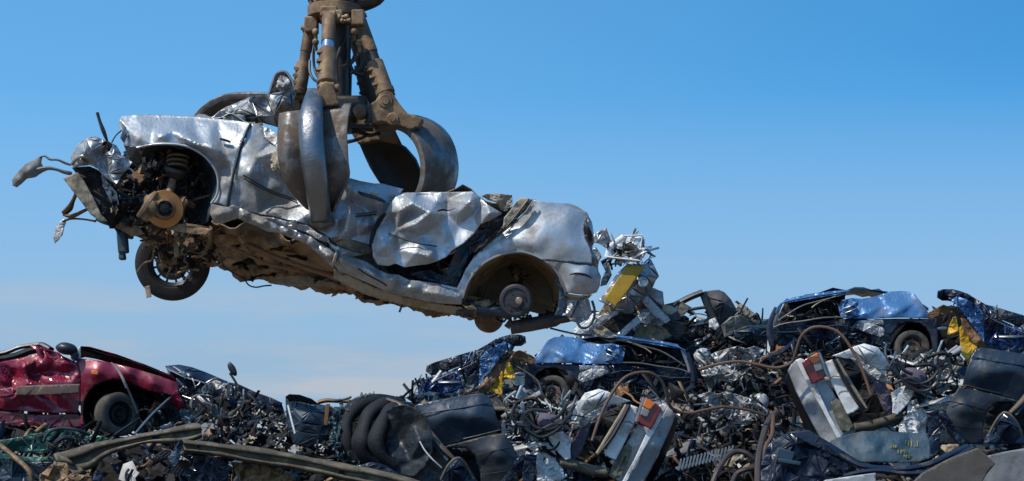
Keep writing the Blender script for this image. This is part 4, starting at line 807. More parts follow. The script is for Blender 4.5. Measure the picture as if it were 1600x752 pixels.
tag(o, 'dark tangle of torn metal and trim filling the gaps of the scrap heap', 'scrap', None, 'stuff')
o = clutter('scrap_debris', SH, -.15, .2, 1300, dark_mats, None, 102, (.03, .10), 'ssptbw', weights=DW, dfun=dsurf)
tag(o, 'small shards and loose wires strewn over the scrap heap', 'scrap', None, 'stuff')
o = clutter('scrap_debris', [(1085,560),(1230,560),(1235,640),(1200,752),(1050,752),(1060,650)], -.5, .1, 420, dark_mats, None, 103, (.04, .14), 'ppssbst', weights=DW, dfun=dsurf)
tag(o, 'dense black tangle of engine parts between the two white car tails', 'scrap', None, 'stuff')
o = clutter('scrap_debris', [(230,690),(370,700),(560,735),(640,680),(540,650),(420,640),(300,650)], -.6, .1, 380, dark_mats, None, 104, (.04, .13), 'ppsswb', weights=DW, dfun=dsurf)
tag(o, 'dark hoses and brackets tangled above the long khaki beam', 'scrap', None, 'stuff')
rnd = random.Random(321); c = 0
crushed_mats = [navy, black, bluedk, denim, under, grabdark, dark_mats[1], dark_mats[10], dark_mats[7], bare, dark_mats[2]]
while c < 72:
    x = rnd.uniform(0, 1600); y = rnd.uniform(530, 760)
    if y < crest(x)+14: continue
    w_, h_ = rnd.uniform(30, 85), rnd.uniform(10, 30); a = rnd.gauss(0, .5); n = 9; pts = []
    for k in range(n):
        t = 2*math.pi*k/n+rnd.uniform(-.2, .2); r_ = rnd.uniform(.7, 1.1); u_, v_ = math.copysign(abs(math.cos(t))**.6, math.cos(t))*w_*r_*.6, math.copysign(abs(math.sin(t))**.6, math.sin(t))*h_*r_
        X_, Y_ = x+u_*math.cos(a)-v_*math.sin(a), y+u_*math.sin(a)+v_*math.cos(a); pts.append((X_, max(Y_, crest(X_)+4), -(Y_-y)*.012))
    o = sheet('flattened_scrap', pts, dsurf(x, y)+rnd.uniform(-.15, .25), rnd.choice(crushed_mats), None, h=3.2, amp=rnd.uniform(.06, .16), L=rnd.uniform(12, 26), seed=c+400, thick=.006)
    tag(o, 'dark buckled car panel pressed flat into the heap', 'car panel', 'crushed panels layered in the heap'); c += 1
# ---- crimson car, far left
rc = thing('wrecked_car', 'crimson car with a dented door and lifted bonnet at the left edge of the heap', 'car', V(130, 670, 24.6))
D = 23.7
sheet('door', [(-60,560,.0),(-20,563,.0),(0,566,.0),(30,560,.05),(60,552,.05),(66,541,.05),(80,548,.05),(97,556,.02),(119,566,.0),(124,580,.0),(126,600,.0),(125,625,.0),(122,645,.0),(80,646,.0),(30,642,.0),(0,640,.0),(-60,640,.0)], D, redp, rc, h=2.7, amp=.014, L=26, seed=61, facets=True,
    ctrl=[(0,584,-.08),(36,574,-.12),(64,569,-.10),(100,568,-.08),(118,572,-.02),(20,590,.08),(50,586,.10),(78,580,.06),(104,584,.05),(10,597,-.08),(45,596,-.09),(80,595,-.07),(110,598,-.06),(30,575,.0),(58,562,-.02),(85,566,.02),(16,606,.02),(60,622,-.07),(100,624,-.06),(20,622,-.08),(40,634,.03),(90,636,.02),(0,600,-.03),(-30,590,-.05),(-30,615,-.05),(70,605,.0)])
sheet('door', [(66,541),(72,545),(92,551),(98,556),(88,562),(74,560)], D-.06, redp, rc, h=2, amp=.02, L=12, seed=3, holes=[[(71,547),(90,553),(92,558),(76,557)]])
sheet('side_moulding', [(26,604),(60,602),(100,601),(125,600),(125,615),(100,616),(60,618),(26,618)], D-.09, material('moulding_brown', (.10,.06,.05), 0, .6, 0, .5, (.15,.12,.08), 5), rc, h=3, amp=.02, L=30, seed=5, thick=.02)
sheet('side_moulding', [(0,608),(22,605),(22,620),(0,622)], D-.07, redp, rc, h=3, amp=.02, L=30, seed=6, thick=.02)
sheet('sill', [(-60,642),(0,643),(60,648),(122,647),(130,655),(132,668),(60,668),(0,666),(-60,665)], D+.02, material('dark_crimson', (.12,.006,.018), .2, .4, .4, .5, (.06,.04,.035), 4), rc, h=4, amp=.04, L=24, seed=7)
sheet('front_fender', [(119,563,.05),(124,560,.05),(150,563,.0),(180,568,.0),(214,577,.0),(250,588,.0),(274,597,.0),(280,600,.05),(277,616,.0),(270,618,.0),(250,614,.0),(225,609,.0),(209,600,.0),(196,594,.0),(180,592,-.02),(162,595,-.02),(148,602,-.02),(138,612,.0),(131,628,.0),(129,645,.0),(132,664,.0),(126,664,.0),(126,630,.0),(126,600,.0),(123,580,.0)], D, redp, rc, h=2.8, amp=.015, L=40, seed=62, ctrl=[(150,580,-.08),(200,585,-.10),(240,598,-.08),(145,572,-.03)])
sheet('bonnet', [(125,541,.0),(140,542,.0),(180,553,.0),(225,569,.0),(262,584,.0),(276,593,.0),(272,596,.1),(240,587,.3),(190,572,.4),(150,561,.5),(133,558,.5),(126,560,.5)], D+.1, redp, rc, h=3, amp=.03, L=30, seed=63)
loft('bonnet_underside', [[V(126,544,D+.12), V(180,556,D+.12), V(225,571,D+.12), V(270,590,D+.12)], [V(135,556,D+1.2), V(180,566,D+1.2), V(220,578,D+1.2), V(262,590,D+1.2)]], black, rc, up=(5, 5), amp=.03, L=.3)
sheet('front_corner', [(270,618,.0),(277,610,-.05),(283,622,.0),(287,634,.0),(280,640,.1),(268,632,.1),(262,622,.1)], D, redp, rc, h=2.5, amp=.05, L=12, seed=64)
mb = MB(); mb.tube([V(-60,556,D+.1), V(0,553,D+.1), V(30,543,D+.1), V(58,539,D+.1), V(68,540,D+.08), V(80,546,D)], [.05,.05,.045,.05,.06,.05], 8, up=4, flat=.6); mb.build('window_frame', [blackp], rc)
mb = MB(); mb.tube([V(52,541,D+.05), V(60,546,D), V(66,556,D), V(70,562,D)], [.05,.05,.05,.04], 8, up=3, flat=.5); mb.build('mirror_triangle', [redp], rc)
mb = MB(); mb.tube([V(-60,562,D+.9), V(10,560,D+.9), V(45,549,D+.9), V(62,545,D+.9)], .05, 8, up=3); mb.build('far_window_frame', [black], rc)
mb = MB(); mb.blob(V(104,545,D-.02), (.27,.22,.15), Euler((0,.15,0)).to_matrix(), 0, 3, 10, .04); mb.tube([V(112,548,D), V(117,556,D), V(115,562,D)], [.05,.05,.04], 8); mb.build('door_mirror', [blackp], rc)
sheet('windscreen_edge', [(110,560),(117,556),(122,543),(126,541),(126,562),(116,565)], D+.06, whitep, rc, h=2.2, amp=.01, L=10, seed=8)
mb = MB(); mb.box(V(148.5,582.5,D-.12), (.085,.04,.05), Euler((0,.1,0)).to_matrix()); mb.build('side_indicator', [orange], rc, bevel=.008)
loft('wheel_arch', [[V(130,660,D+.03), V(131,628,D+.03), V(140,610,D+.03), V(160,597,D+.03), V(182,593,D+.03), V(210,602,D+.03), V(240,612,D+.03), V(262,622,D+.03)], [V(140,668,D+.7), V(142,636,D+.7), V(150,620,D+.7), V(166,608,D+.7), V(184,604,D+.7), V(208,612,D+.7), V(234,622,D+.7), V(256,632,D+.7)]], black, rc, up=(4, 4))
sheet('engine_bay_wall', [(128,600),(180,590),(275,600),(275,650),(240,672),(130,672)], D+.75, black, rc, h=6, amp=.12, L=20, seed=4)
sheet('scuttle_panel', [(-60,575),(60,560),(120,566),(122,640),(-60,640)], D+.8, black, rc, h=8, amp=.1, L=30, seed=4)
loft('body_top', [[V(-60,570,D+.05), V(40,566,D+.05), V(119,566,D+.05), V(272,600,D+.05)], [V(-60,575,D+1.4), V(40,572,D+1.4), V(119,573,D+1.4), V(262,604,D+1.4)]], black, rc, up=(5, 5), amp=.05, L=.3)
wheel(rc, V(183,648,D+.08), Vector((.62,-.78,.05)), .275, .21, rubber_dusty, black, 10, 3, bore=.56)
clutter('engine_bay_debris', [(222,612),(262,622),(280,640),(270,660),(225,668),(205,655),(218,630)], D+.1, D+.6, 70, [black, blackp, bare, under, rust], rc, 21, (.05,.16), 'btwps', weights=[6,3,.5,1,1])
def tubeobj(name, label, cat, pts, r, mat, n=8, up=6, group=None, flat=1.):
    mb = MB(); mb.tube([V(*p) for p in pts], r, n, up=up, flat=flat); return tag(mb.build(name, [mat]), label, cat, group)
t1 = tubeobj('gas_strut', 'thin grey gas strut hanging in the wheel arch of the crimson car', 'strut', [(174,567,D-.15),(184,578,D-.2),(192,592,D-.3),(198,606,D-.3)], [.010,.014,.018,.018], dark_mats[7])
mb = MB(); mb.tube([V(192,592,D-.31), V(205,620,D-.2), V(215,646,D-.1)], .014, 7); mb.build('strut_rod', [bare], t1)
tubeobj('steel_rod', 'straight pale rod leaning from the beam up to the crimson bumper', 'rod', [(210,679,23.0),(240,645,23.4),(271,617,23.8)], .014, bare)
# ---- navy wreck behind
nv = thing('wrecked_car', 'flattened navy car wreck lying right behind the crimson car', 'car', V(340, 640, 25.6))
sheet('roof_panel', [(258,572,.0),(280,570,.0),(300,574,.0),(322,582,.0),(357,597,.0),(350,602,-.1),(330,598,-.15),(300,590,-.2),(275,584,-.15),(262,580,-.1)], 25.4, bluedk, nv, h=2.6, amp=.03, L=26, seed=5, ctrl=[(300,582,-.2)])
sheet('side_panel', [(262,580),(282,586),(302,592),(318,602),(306,612),(290,622),(282,640),(268,628),(262,606)], 25.3, bluedk, nv, h=2.6, amp=.10, L=12, seed=6)
sheet('side_panel', [(355,597),(372,600),(400,613),(425,622),(442,630),(430,640),(404,634),(380,622),(362,610)], 25.3, bluedk, nv, h=2.6, amp=.07, L=16, seed=7)
sheet('crushed_panel', [(312,612),(322,600),(338,594),(352,600),(362,612),(352,626),(330,632),(316,626)], 25.1, zinc, nv, h=2.2, amp=.12, L=9, seed=8)
sheet('crushed_panel', [(350,598),(366,604),(378,622),(392,640),(380,646),(366,632),(352,618)], 25.0, bare, nv, h=2.2, amp=.12, L=8, seed=18)
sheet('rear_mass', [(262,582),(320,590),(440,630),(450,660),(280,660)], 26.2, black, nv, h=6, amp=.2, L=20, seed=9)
mb = MB(); mb.tube([V(262,576,25.25), V(290,590,25.15), V(318,598,25.2), V(322,604,25.2)], .03, 8, up=4, flat=.4); mb.tube([V(272,573,25.2), V(285,582,25.1), V(290,592,25.1)], .022, 8, up=4, flat=.4); mb.build('bent_pillar', [bare], nv)
mb = MB(); mb.tube([V(371,602,25.2), V(365,592,25.2), V(359,583,25.2)], .016, 7, up=2); mb.build('wiper_arm', [blackp], nv)
mb = MB(); mb.blob(V(363,577,25.2), (.09,.05,.20), Euler((0,-.5,0)).to_matrix(), 0, 2, 8, .06); mb.build('mirror_stub', [blackp], nv)
clutter('crushed_debris', [(282,600),(330,596),(400,620),(430,645),(300,655),(284,640)], 24.9, 25.4, 130, [black, bare, zinc, bluedk, navy, under], nv, 31, (.04,.15), 'sttws', weights=[5,1.6,.9,2.5,2,1.4])
# pale torn wing
o = sheet('torn_wing', [(306,619,.0),(312,618,.0),(322,628,-.05),(340,636,.0),(358,646,.0),(350,650,.1),(330,645,.1),(312,650,.1),(302,648,.1),(308,634,.0)], 24.3, ltgrey, None, h=2.4, amp=.07, L=16, seed=3); tag(o, 'pale grey-green torn wing panel right of the crimson car', 'panel')
o = sheet('crumpled_foil', [(264,664),(275,656),(290,652),(305,650),(322,652),(312,660),(292,664),(275,669)], 24.0, zinc, None, h=2.2, amp=.10, L=9, seed=5); tag(o, 'silvery crumpled foil strip lying on the end of the short khaki beam', 'scrap')
# ---- green wreck
gw = thing('wrecked_car', 'green car panels crushed flat under the crimson car', 'car', V(80, 720, 22.3))
sheet('side_panel', [(-60,690),(0,688,.0),(28,684,-.05),(50,678,.0),(66,676,-.1),(72,690,.0),(75,704,.0),(60,710,-.05),(30,706,.0),(0,703,.0),(-60,700,.0)], 22.3, green, gw, h=3, amp=.10, L=26, seed=5)
sheet('side_panel', [(60,686,.1),(72,672,.0),(90,667,-.05),(115,671,.0),(118,676,.0),(92,676,.0),(78,686,.0),(76,704,.0),(68,705,.1)], 22.2, green, gw, h=2.6, amp=.08, L=14, seed=6)
sheet('side_panel', [(115,672,.0),(140,678,.0),(165,684,-.03),(188,686,.0),(180,692,.0),(150,690,.0),(120,686,.0)], 22.3, green, gw, h=2.6, amp=.06, L=14, seed=7)
sheet('side_panel', [(-60,706,.0),(0,708,.0),(40,714,.0),(84,714,.0),(84,722,.0),(40,722,.0),(0,718,.0),(-60,716,.0)], 22.0, green, gw, h=3, amp=.07, L=20, seed=8)
sheet('lower_panel', [(-60,712),(0,714),(60,724),(84,722),(72,752),(60,770),(-60,770)], 22.2, navy, gw, h=4, amp=.12, L=24, seed=9)
mb = MB(); mb.tube([V(68,690,22.0), V(76,676,22.0), V(95,669,22.0), V(120,672,22.0), V(140,680,22.1)], .02, 7, up=5); mb.tube([V(82,705,22.0), V(88,692,21.95), V(100,684,21.95), V(112,688,22.0), V(108,698,22.0)], .03, 8, up=5); mb.build('rubber_seal', [blackp], gw)
mb = MB(); mb.tube([V(0,696,21.9), V(20,712,21.8), V(45,735,21.6), V(50,752,21.6)], .03, 8, up=4); mb.build('trim_bar', [grabm], gw)
clutter('crushed_debris', [(60,700),(110,684),(180,690),(120,700),(84,712)], 21.9, 22.4, 60, [black, green, navy, bare], gw, 32, (.04,.14), 'sttw', weights=[4,1.5,2,1])
# ---- khaki beams in front
def beam(name, label, top, bot, d, mat, depth=.25, seed=1, cat='beam', group=None, slots=()):
    rows = []
    for a, b in zip(top, bot):
        da = a[2] if len(a) > 2 else 0
        rows.append([V(a[0], a[1], d+da+depth), V(a[0], a[1], d+da+.02), V(a[0]*.7+b[0]*.3, a[1]*.7+b[1]*.3, d+da-.05), V(a[0]*.62+b[0]*.38, a[1]*.62+b[1]*.38, d+da+.0), V(a[0]*.3+b[0]*.7, a[1]*.3+b[1]*.7, d+da-.01), V(a[0]*.2+b[0]*.8, a[1]*.2+b[1]*.8, d+da-.05), V(b[0], b[1], d+da), V(b[0], b[1], d+da+depth)])
    o = loft(name, rows, mat, None, thick=.012, up=(5, 2), amp=.012, L=.25, seed=seed)
    tag(o, label, cat, group)
    for s in slots:
        mb = MB(); mb.lathe(V(s[0], s[1], d-.03), (0, -1, 0), [(s[2], 0), (s[2]*1.1, .012), (s[2]*.85, .014), (s[2]*.8, -.01), (.001, -.012)], 16); mb.build('hole', [black], o)
    return o
beam('khaki_beam', 'short khaki chassis beam rising from the lower left corner towards the crimson wheel', [(84,711),(120,702),(150,692),(180,687),(225,678),(273,668),(300,662),(314,664)], [(108,740),(140,733),(165,714),(187,704),(232,692),(270,692),(298,690),(316,682)], 21.2, khaki, .3, 4, slots=[(243,684,.035)])
o = beam('khaki_beam_end', 'bent khaki bracket at the lower end of the short beam', [(84,711),(92,708),(100,712),(106,718)], [(98,745),(112,748),(126,746),(136,738)], 21.05, khaki, .25, 8, 'bracket')
beam('khaki_beam', 'long khaki chassis beam running down across the foreground below the dark box', [(284,687),(330,692),(399,700),(457,709),(505,720),(541,727),(580,733),(640,748),(700,765)], [(288,706),(330,710),(399,724),(450,731),(500,740),(540,750),(580,758),(640,772),(700,785)], 20.6, khaki, .3, 5, slots=[(533,741,.035),(310,698,.02)])
o = sheet('drum_body', [(62,742),(70,736),(80,726),(92,722),(104,724),(112,738),(126,742),(144,744),(144,760),(60,760)], 20.8, grabm, None, h=3, amp=.10, L=12, seed=12); tag(o, 'greasy engine mount lying at the lower left under the khaki beam', 'engine part')
mb = MB()
for k in range(9): mb.tube([V(236+k*4,730-k*3,20.9), V(246+k*6,712+k,20.8), V(262+k*4,704+k*2,20.85), V(272+k*3,716+k*3,20.9), V(256+k*5,738+k,20.9)], .012, 6, up=5)
tag(mb.build('wiring_loom', [blackp]), 'loops of black wiring hanging below the left beam', 'wiring', None, 'stuff')
o = sheet('bent_bracket', [(262,718,.0),(270,704,.0),(282,686,-.05),(287,690,.0),(282,706,.0),(280,722,.0),(272,730,.0)], 20.4, denim, None, h=2.2, amp=.05, L=10, seed=3); tag(o, 'small blue-grey bent bracket crossing the start of the long beam', 'bracket')
o = sheet('torn_metal', [(284,706),(300,712),(340,716),(360,730),(356,752),(300,760),(286,740)], 20.9, navy, None, h=3, amp=.12, L=14, seed=31); tag(o, 'dark teal torn panel hanging below the long khaki beam', 'panel')
o = sheet('torn_metal', [(360,722),(400,724),(440,734),(470,744),(470,765),(380,765)], 20.9, under, None, h=3, amp=.12, L=14, seed=33); tag(o, 'muddy brown torn floor panel under the middle of the long khaki beam', 'panel')
# ---- middle left
bx = thing('crushed_box', 'dark dented box section standing in the heap left of the shredded tyre', 'body section', V(490, 700, 23.2))
sheet('front_face', [(446,626),(452,618),(470,628),(500,634),(545,637),(548,650),(520,668),(505,690),(480,700),(458,694),(448,660)], 23.0, navy, bx, h=3, amp=.05, L=26, seed=5, ctrl=[(480,655,-.1)])
sheet('rolled_edge', [(446,620,.0),(452,616,-.05),(468,617,-.1),(486,623,-.05),(499,632,.0),(486,632,.05),(466,627,.05),(452,628,.05)], 22.95, blackp, bx, h=2.4, amp=.03, L=14, seed=6)
sheet('back_face', [(446,620),(500,632),(548,640),(545,690),(450,696)], 23.8, black, bx, h=6, amp=.05, L=26, seed=5)
mb = MB(); mb.box(V(511,648,22.95), (.05,.05,.26), Euler((0,.1,0)).to_matrix()); mb.build('rust_strip', [rust], bx, bevel=.008)
tubeobj('rusty_bar', 'short rusty bar lying level on the crest left of the shredded tyre', 'bar', [(497,629,23.1),(510,626,23.1),(530,627,23.1),(548,628,23.1),(556,632,23.1)], [.045,.045,.04,.04,.03], rust, flat=.6)
tubeobj('thin_rod', 'thin bent rod sticking up over the rusty bar', 'rod', [(520,627,23),(535,625,23),(545,622,23),(549,620,23)], .014, blackp)
tubeobj('thin_strip', 'narrow pale strip leaning against the dark box section', 'strip', [(450,634,22.8),(455,655,22.7),(461,678,22.6)], .014, ltgrey)
# shredded tyre drum
ty = thing('shredded_tyre', 'large shredded tyre with teal frayed edge in the middle of the heap', 'tyre', V(590, 715, 22.2))
tyre_dk = material('blue_grey_rubber', (.008,.010,.013), 0, .7, 0, .45, (.028,.025,.021), 5, .9, 30, spec=.3)
arcs = [[(614,625,22.5),(584,627,22.3),(558,638,22.15),(541,658,22.05),(536,684,22.0),(546,708,22.0),(566,726,22.0),(590,734,22.05)],
        [(624,630,22.4),(602,634,22.2),(580,646,22.0),(567,666,21.9),(564,690,21.85),(572,712,21.85),(590,728,21.9)],
        [(634,636,22.2),(616,641,22.0),(600,652,21.85),(591,670,21.75),(589,692,21.7),(596,712,21.7),(612,728,21.75)]]
for k, a in enumerate(arcs):
    mb = MB(); mb.tube([V(x+math.sin(i_*2.1+k)*2, y+math.cos(i_*1.7+k)*1.5, d) for i_, (x, y, d) in enumerate(a)], [.08]+[.115-.01*k+.02*math.sin(i_*2.3+k) for i_ in range(len(a)-2)]+[.08], 14, up=6, flat=.75)
    mb.build('tread_ring', [tyre_dk], ty)
sheet('inner_carcass', [(612,625),(570,630),(540,665),(540,700),(565,730),(620,738),(650,700),(640,640)], 22.45, black, ty, h=4, amp=.05, L=20, seed=3)
rnd = random.Random(8); mb = MB(); tealm = material('teal_fray', (.03,.085,.10), 0, .6, 0, .5, (.07,.06,.05), 8)
for k in range(90):
    t = rnd.random()*6.99; i_ = int(t); f = t-i_; p0, p1 = V(*arcs[0][i_]), V(*arcs[0][i_+1]); p = p0+(p1-p0)*f+Vector((rnd.uniform(-.16, -.04), rnd.uniform(-.12, .02), rnd.uniform(-.05, .08))); mb.plate(p, rnd.uniform(.05, .13), rnd.uniform(.03, .06), rrot(rnd), k, 0, .4)
mb.build('frayed_edge', [tealm], ty, thick=.004)
mb = MB()
for k in range(26): mb.plate(V(rnd.uniform(570,618), 637+rnd.uniform(-5,3), 22.3), rnd.uniform(.06,.14), .05, rrot(rnd), k, 0, .4)
mb.build('frayed_strip', [tealm], ty, thick=.004)
o = sheet('wheel_housing', [(603,642,.1),(618,634,.0),(636,632,.0),(654,640,-.02),(668,655,.0),(676,680,.0),(676,706,.0),(664,730,.0),(648,745,.0),(616,742,.05),(600,728,.1),(596,706,.12),(604,690,.14),(596,668,.14)], 21.7, material('slate_housing', (.012,.017,.022), .1, .5, .1, .5, (.06,.055,.045), 4), None, h=2.6, amp=.015, L=22, seed=5, facets=True, ctrl=[(622,656,.08),(628,690,.14),(655,690,-.06),(640,720,.03),(646,662,.05),(612,712,.0),(660,712,.03)]); tag(o, 'smooth navy inner wheel housing right of the shredded tyre', 'body section')
o = sheet('lower_wing', [(600,700,.0),(640,694,-.03),(690,700,.0),(700,712,.0),(704,765,.0),(610,765,.0),(598,735,.0)], 21.9, material('dark_slate', (.016,.022,.028), .1, .45, .3, .5, (.05,.045,.04), 4), None, h=3, amp=.015, L=30, seed=6); tag(o, 'dark slate lower wing under the navy wheel housing', 'panel')
o = sheet('bent_cowl', [(545,738,.0),(560,728,.0),(580,722,-.05),(600,726,.0),(620,738,.0),(636,752,.0),(640,765,.0),(545,765,.0)], 21.0, bluedk, None, h=3, amp=.09, L=20, seed=15); tag(o, 'dark navy curved cowl at the bottom edge below the shredded tyre', 'panel')
tubeobj('pale_cable', 'thin pale cable curling over the navy fender beside the shredded tyre', 'cable', [(656,690,21.3),(664,704,21.2),(676,718,21.1),(690,731,21.1)], .008, ltgrey)
# ------------------------------------------------------------------ the group that stands twice on the heap
def crushed_group(m, L):
    MIR[0] = m
    # navy fender panel
    D = 22.4
    o = sheet('navy_fender', [(642,640,.05),(652,632,.0),(673,627,.0),(712,620,.0),(742,615.5,.0),(754,614.5,.0),(762,618,.0),(768,627,.0),(774,644,-.02),(779,660,.0),(782,672,.02),(760,680,.0),(724,690,.0),(690,698,.0),(660,703,.0),(645,706,.0),(640,690,.0),(641,662,.0)], D, navy, None, h=3.2, amp=.012, L=60, seed=71, facets=4, ctrl=[(700,648,-.12),(740,650,-.14),(680,662,-.10),(720,675,-.03),(660,680,-.03),(765,660,-.06),(730,630,-.05)])
    tag(o, L['fender'], 'car panel')
    mb = MB(); mb.tube([V(648,647,D-.06), V(690,642,D-.09), V(730,636,D-.08), V(766,629,D-.04)], .008, 6, up=4); mb.build('crease_line', [bluedk], o)
    mb = MB(); mb.tube([V(724,686,D-.03), V(750,680,D-.05), V(782,672,D-.03)], .009, 6, up=4); mb.build('trim_strip', [grabdark], o)
    # darker body side below it with wheel arch
    o = sheet('dark_body_side', [(640,752,.0),(644,728,.0),(654,712,.0),(672,704,.0),(695,698,.0),(722,691,.0),(760,681,.0),(788,677,.0),(800,694,.0),(808,712,.0),(810,765,.0),(752,765,.0),(750,735,.0),(742,712,.0),(728,700,.02),(705,700,.0),(690,708,.02),(676,722,.02),(668,745,.02),(664,765,.0),(640,765,.0)], D-.25, material('black_navy', (.012,.018,.026), .1, .5, .2, .5, (.05,.045,.04), 4), None, h=3.4, amp=.016, L=40, seed=72, ctrl=[(780,710,-.1)])
    tag(o, L['side'], 'car body')
    mb = MB(); mb.tube([V(745,712,D-.3), V(775,704,D-.33), V(803,698,D-.3)], .007, 6, up=3); mb.tube([V(752,742,D-.3), V(780,738,D-.34), V(808,734,D-.3)], .007, 6, up=3); mb.build('crease_line', [black], o)
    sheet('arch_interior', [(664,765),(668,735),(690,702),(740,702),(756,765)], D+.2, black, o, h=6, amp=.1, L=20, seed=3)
    tubeobj('brown_frame_bar', L['bar'], 'bar', [(600,623,D-.2),(622,630,D-.4),(645,648,D-.5),(668,672,D-.5),(690,698,D-.6),(708,716,D-.6)], [.03,.035,.04,.045,.04,.03], material('brown_bar', (.13,.09,.055), .3, .45, .2, .4), flat=.6)
    tubeobj('grey_frame_bar', L['bar2'], 'bar', [(640,655,D-.4),(660,676,D-.45),(682,700,D-.55),(700,720,D-.6)], [.03,.035,.035,.03], denim, flat=.6)
    o = sheet('leather_pad', [(685,765,.0),(688,745,.0),(697,728,-.05),(708,716,-.05),(718,713,-.05),(728,722,.0),(737,738,.0),(746,752,.0),(750,765,.0)], D-.7, bluedk, None, h=3, amp=.05, L=22, seed=5, ctrl=[(712,735,-.2)])
    tag(o, L['pad'], 'panel')
    mb = MB(); mb.tube([V(689,750,D-.82), V(700,728,D-.87), V(714,716,D-.87), V(726,724,D-.82), V(740,748,D-.77)], .016, 8, up=5); mb.build('brown_edge', [khaki], o)
    # crumpled blue and yellow wreck
    D = 24.6
    w_ = thing('wrecked_car', L['blue_yellow'], 'car', V(750, 630, D+.5))
    sheet('roof_edge', [(665,580,.0),(667,572,.0),(677,567,-.05),(690,563,.0),(710,557,-.05),(730,551,.0),(746,547,.0),(752,552,-.05),(748,560,.0),(726,569,-.05),(706,577,.0),(688,585,.0),(674,587,.0)], D-.1, bluedk, w_, h=2.4, amp=.09, L=12, seed=5)
    midblue = material('mid_blue_paint', (.03,.065,.17), .3, .32, .3, .45, (.07,.07,.08), 4, .15, 24)
    sheet('crumpled_side', [(668,590,.0),(690,586,.0),(716,574,.0),(742,562,-.05),(750,556,.0),(752,576,.0),(748,596,.0),(744,614,.0),(720,618,.0),(690,622,.0),(660,626,.0),(655,618,.0),(662,604,.0)], D, midblue, w_, h=2.3, amp=.13, L=13, seed=6)
    sheet('crumpled_side', [(655,618),(670,612),(700,616),(744,612),(742,622),(700,632),(665,634),(650,628)], D-.1, denim, w_, h=2.3, amp=.10, L=8, seed=7)
    sheet('crumpled_top', [(744,548,.0),(760,539,.0),(774,530,-.05),(786,526,.0),(797,523,.0),(812,523,.0),(821,526,.0),(822,536,.0),(814,541,.0),(806,541,.0),(796,543,-.05),(784,556,.0),(772,570,.0),(762,585,.0),(752,602,.0),(745,614,.0),(744,600,.0),(748,575,.0)], D-.2, bluedk, w_, h=2.2, amp=.13, L=12, seed=8)
    sheet('crumpled_top', [(750,560,.0),(760,548,.0),(774,540,-.1),(790,534,.0),(800,540,.0),(786,554,.0),(772,572,.0),(758,592,.0),(748,606,.0)], D-.35, bluep, w_, h=2.1, amp=.11, L=9, seed=9)
    sheet('inner_panel', [(745,613,.0),(752,600,-.05),(764,584,.0),(776,570,.0),(785,568,.0),(782,584,.0),(770,602,.0),(758,615,.0),(750,617,.0)], D-.3, brownp, w_, h=2.2, amp=.04, L=14, seed=10)
    sheet('inner_panel', [(796,560,.0),(804,550,.0),(812,547,-.05),(826,554,.0),(838,562,.0),(832,570,.0),(822,566,.0),(808,562,.0)], D-.1, brownp, w_, h=2.2, amp=.03, L=14, seed=11)
    sheet('yellow_panel', [(757,615,.0),(766,604,.0),(778,590,.0),(784,580,.0),(787,583,.0),(786,604,.0),(784,625,.0),(776,634,.0),(770,630,.0),(765,620,.0)], D-.15, yellow, w_, h=2.3, amp=.03, L=14, seed=12)
    sheet('yellow_rag', [(792,566,.0),(797,567,-.05),(803,580,.0),(806,594,.0),(801,594,.0),(796,591,-.05),(787,590,.0),(789,578,.0)], D-.3, foam if False else yellow, w_, h=2.2, amp=.06, L=8, seed=13)
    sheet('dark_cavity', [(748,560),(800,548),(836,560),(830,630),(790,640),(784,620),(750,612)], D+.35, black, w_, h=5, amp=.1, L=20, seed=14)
    mb = MB(); mb.blob(V(813,585,D), (.14,.08,.05), None, 0, 3, 8, .1); mb.build('lamp_shard', [ltgrey], w_)
    mb = MB(); mb.tube([V(672,600,D-.2), V(690,590,D-.25), V(715,580,D-.25), V(745,565,D-.3)], .014, 7, up=5, flat=.5); mb.tube([V(676,598,D-.2), V(684,588,D-.2), V(690,580,D-.2)], .03, 7, up=3); mb.build('bent_trim', [bare], w_)
    clutter('crushed_debris', [(640,628),(650,605),(668,588),(690,588),(668,612),(660,628)], D, D+.4, 46, [black, bluedk, bare, navy], w_, 41, (.04,.14), 'sttw', weights=[5,2,.8,2])
    clutter('crushed_debris', [(665,582),(748,552),(800,528),(812,540),(750,590),(700,600)], D-.4, D-.15, 40, [black, bluedk, bare, bluep], w_, 42, (.03,.10), 'stw', weights=[4,3,.8,2])
    # blue hatchback with wheel
    D = 24.6
    b = thing('wrecked_car', L['blue_car'], 'car', V(930, 625, D+.6))
    sheet('bonnet', [(830,569,.0),(838,556,.0),(848,542,.05),(856,532,.1),(866,527,.15),(880,526,.2),(896,527,.2),(912,532,.2),(926,536,.15),(940,538,.1),(956,537,.1),(971,540,.1),(973,552,.0),(969,568,-.05),(950,569,-.05),(925,569.5,-.05),(900,568,-.04),(875,567.5,-.03),(850,568,-.02)], D, bluep, b, h=2.3, amp=.014, L=24, seed=81, facets=True, ctrl=[(845,560,-.03),(880,556,-.05),(905,548,.05),(880,534,.14),(905,538,.10),(930,560,-.07),(958,562,-.05),(860,546,.04),(948,546,.05)])
    sheet('bonnet_edge', [(940,541,.0),(955,538,.0),(972,541,.0),(976,552,.0),(972,568,.0),(955,569,.0),(944,566,.0),(950,554,.0)], D-.12, bluep, b, h=2.0, amp=.11, L=8, seed=82)
    mb = MB(); mb.tube([V(950,546,D-.22), V(958,550,D-.25), V(966,553,D-.22)], .010, 7, up=3); mb.tube([V(948,553,D-.22), V(956,557,D-.25), V(965,560,D-.22)], .008, 7, up=3); mb.build('wiper_stub', [bare], b)
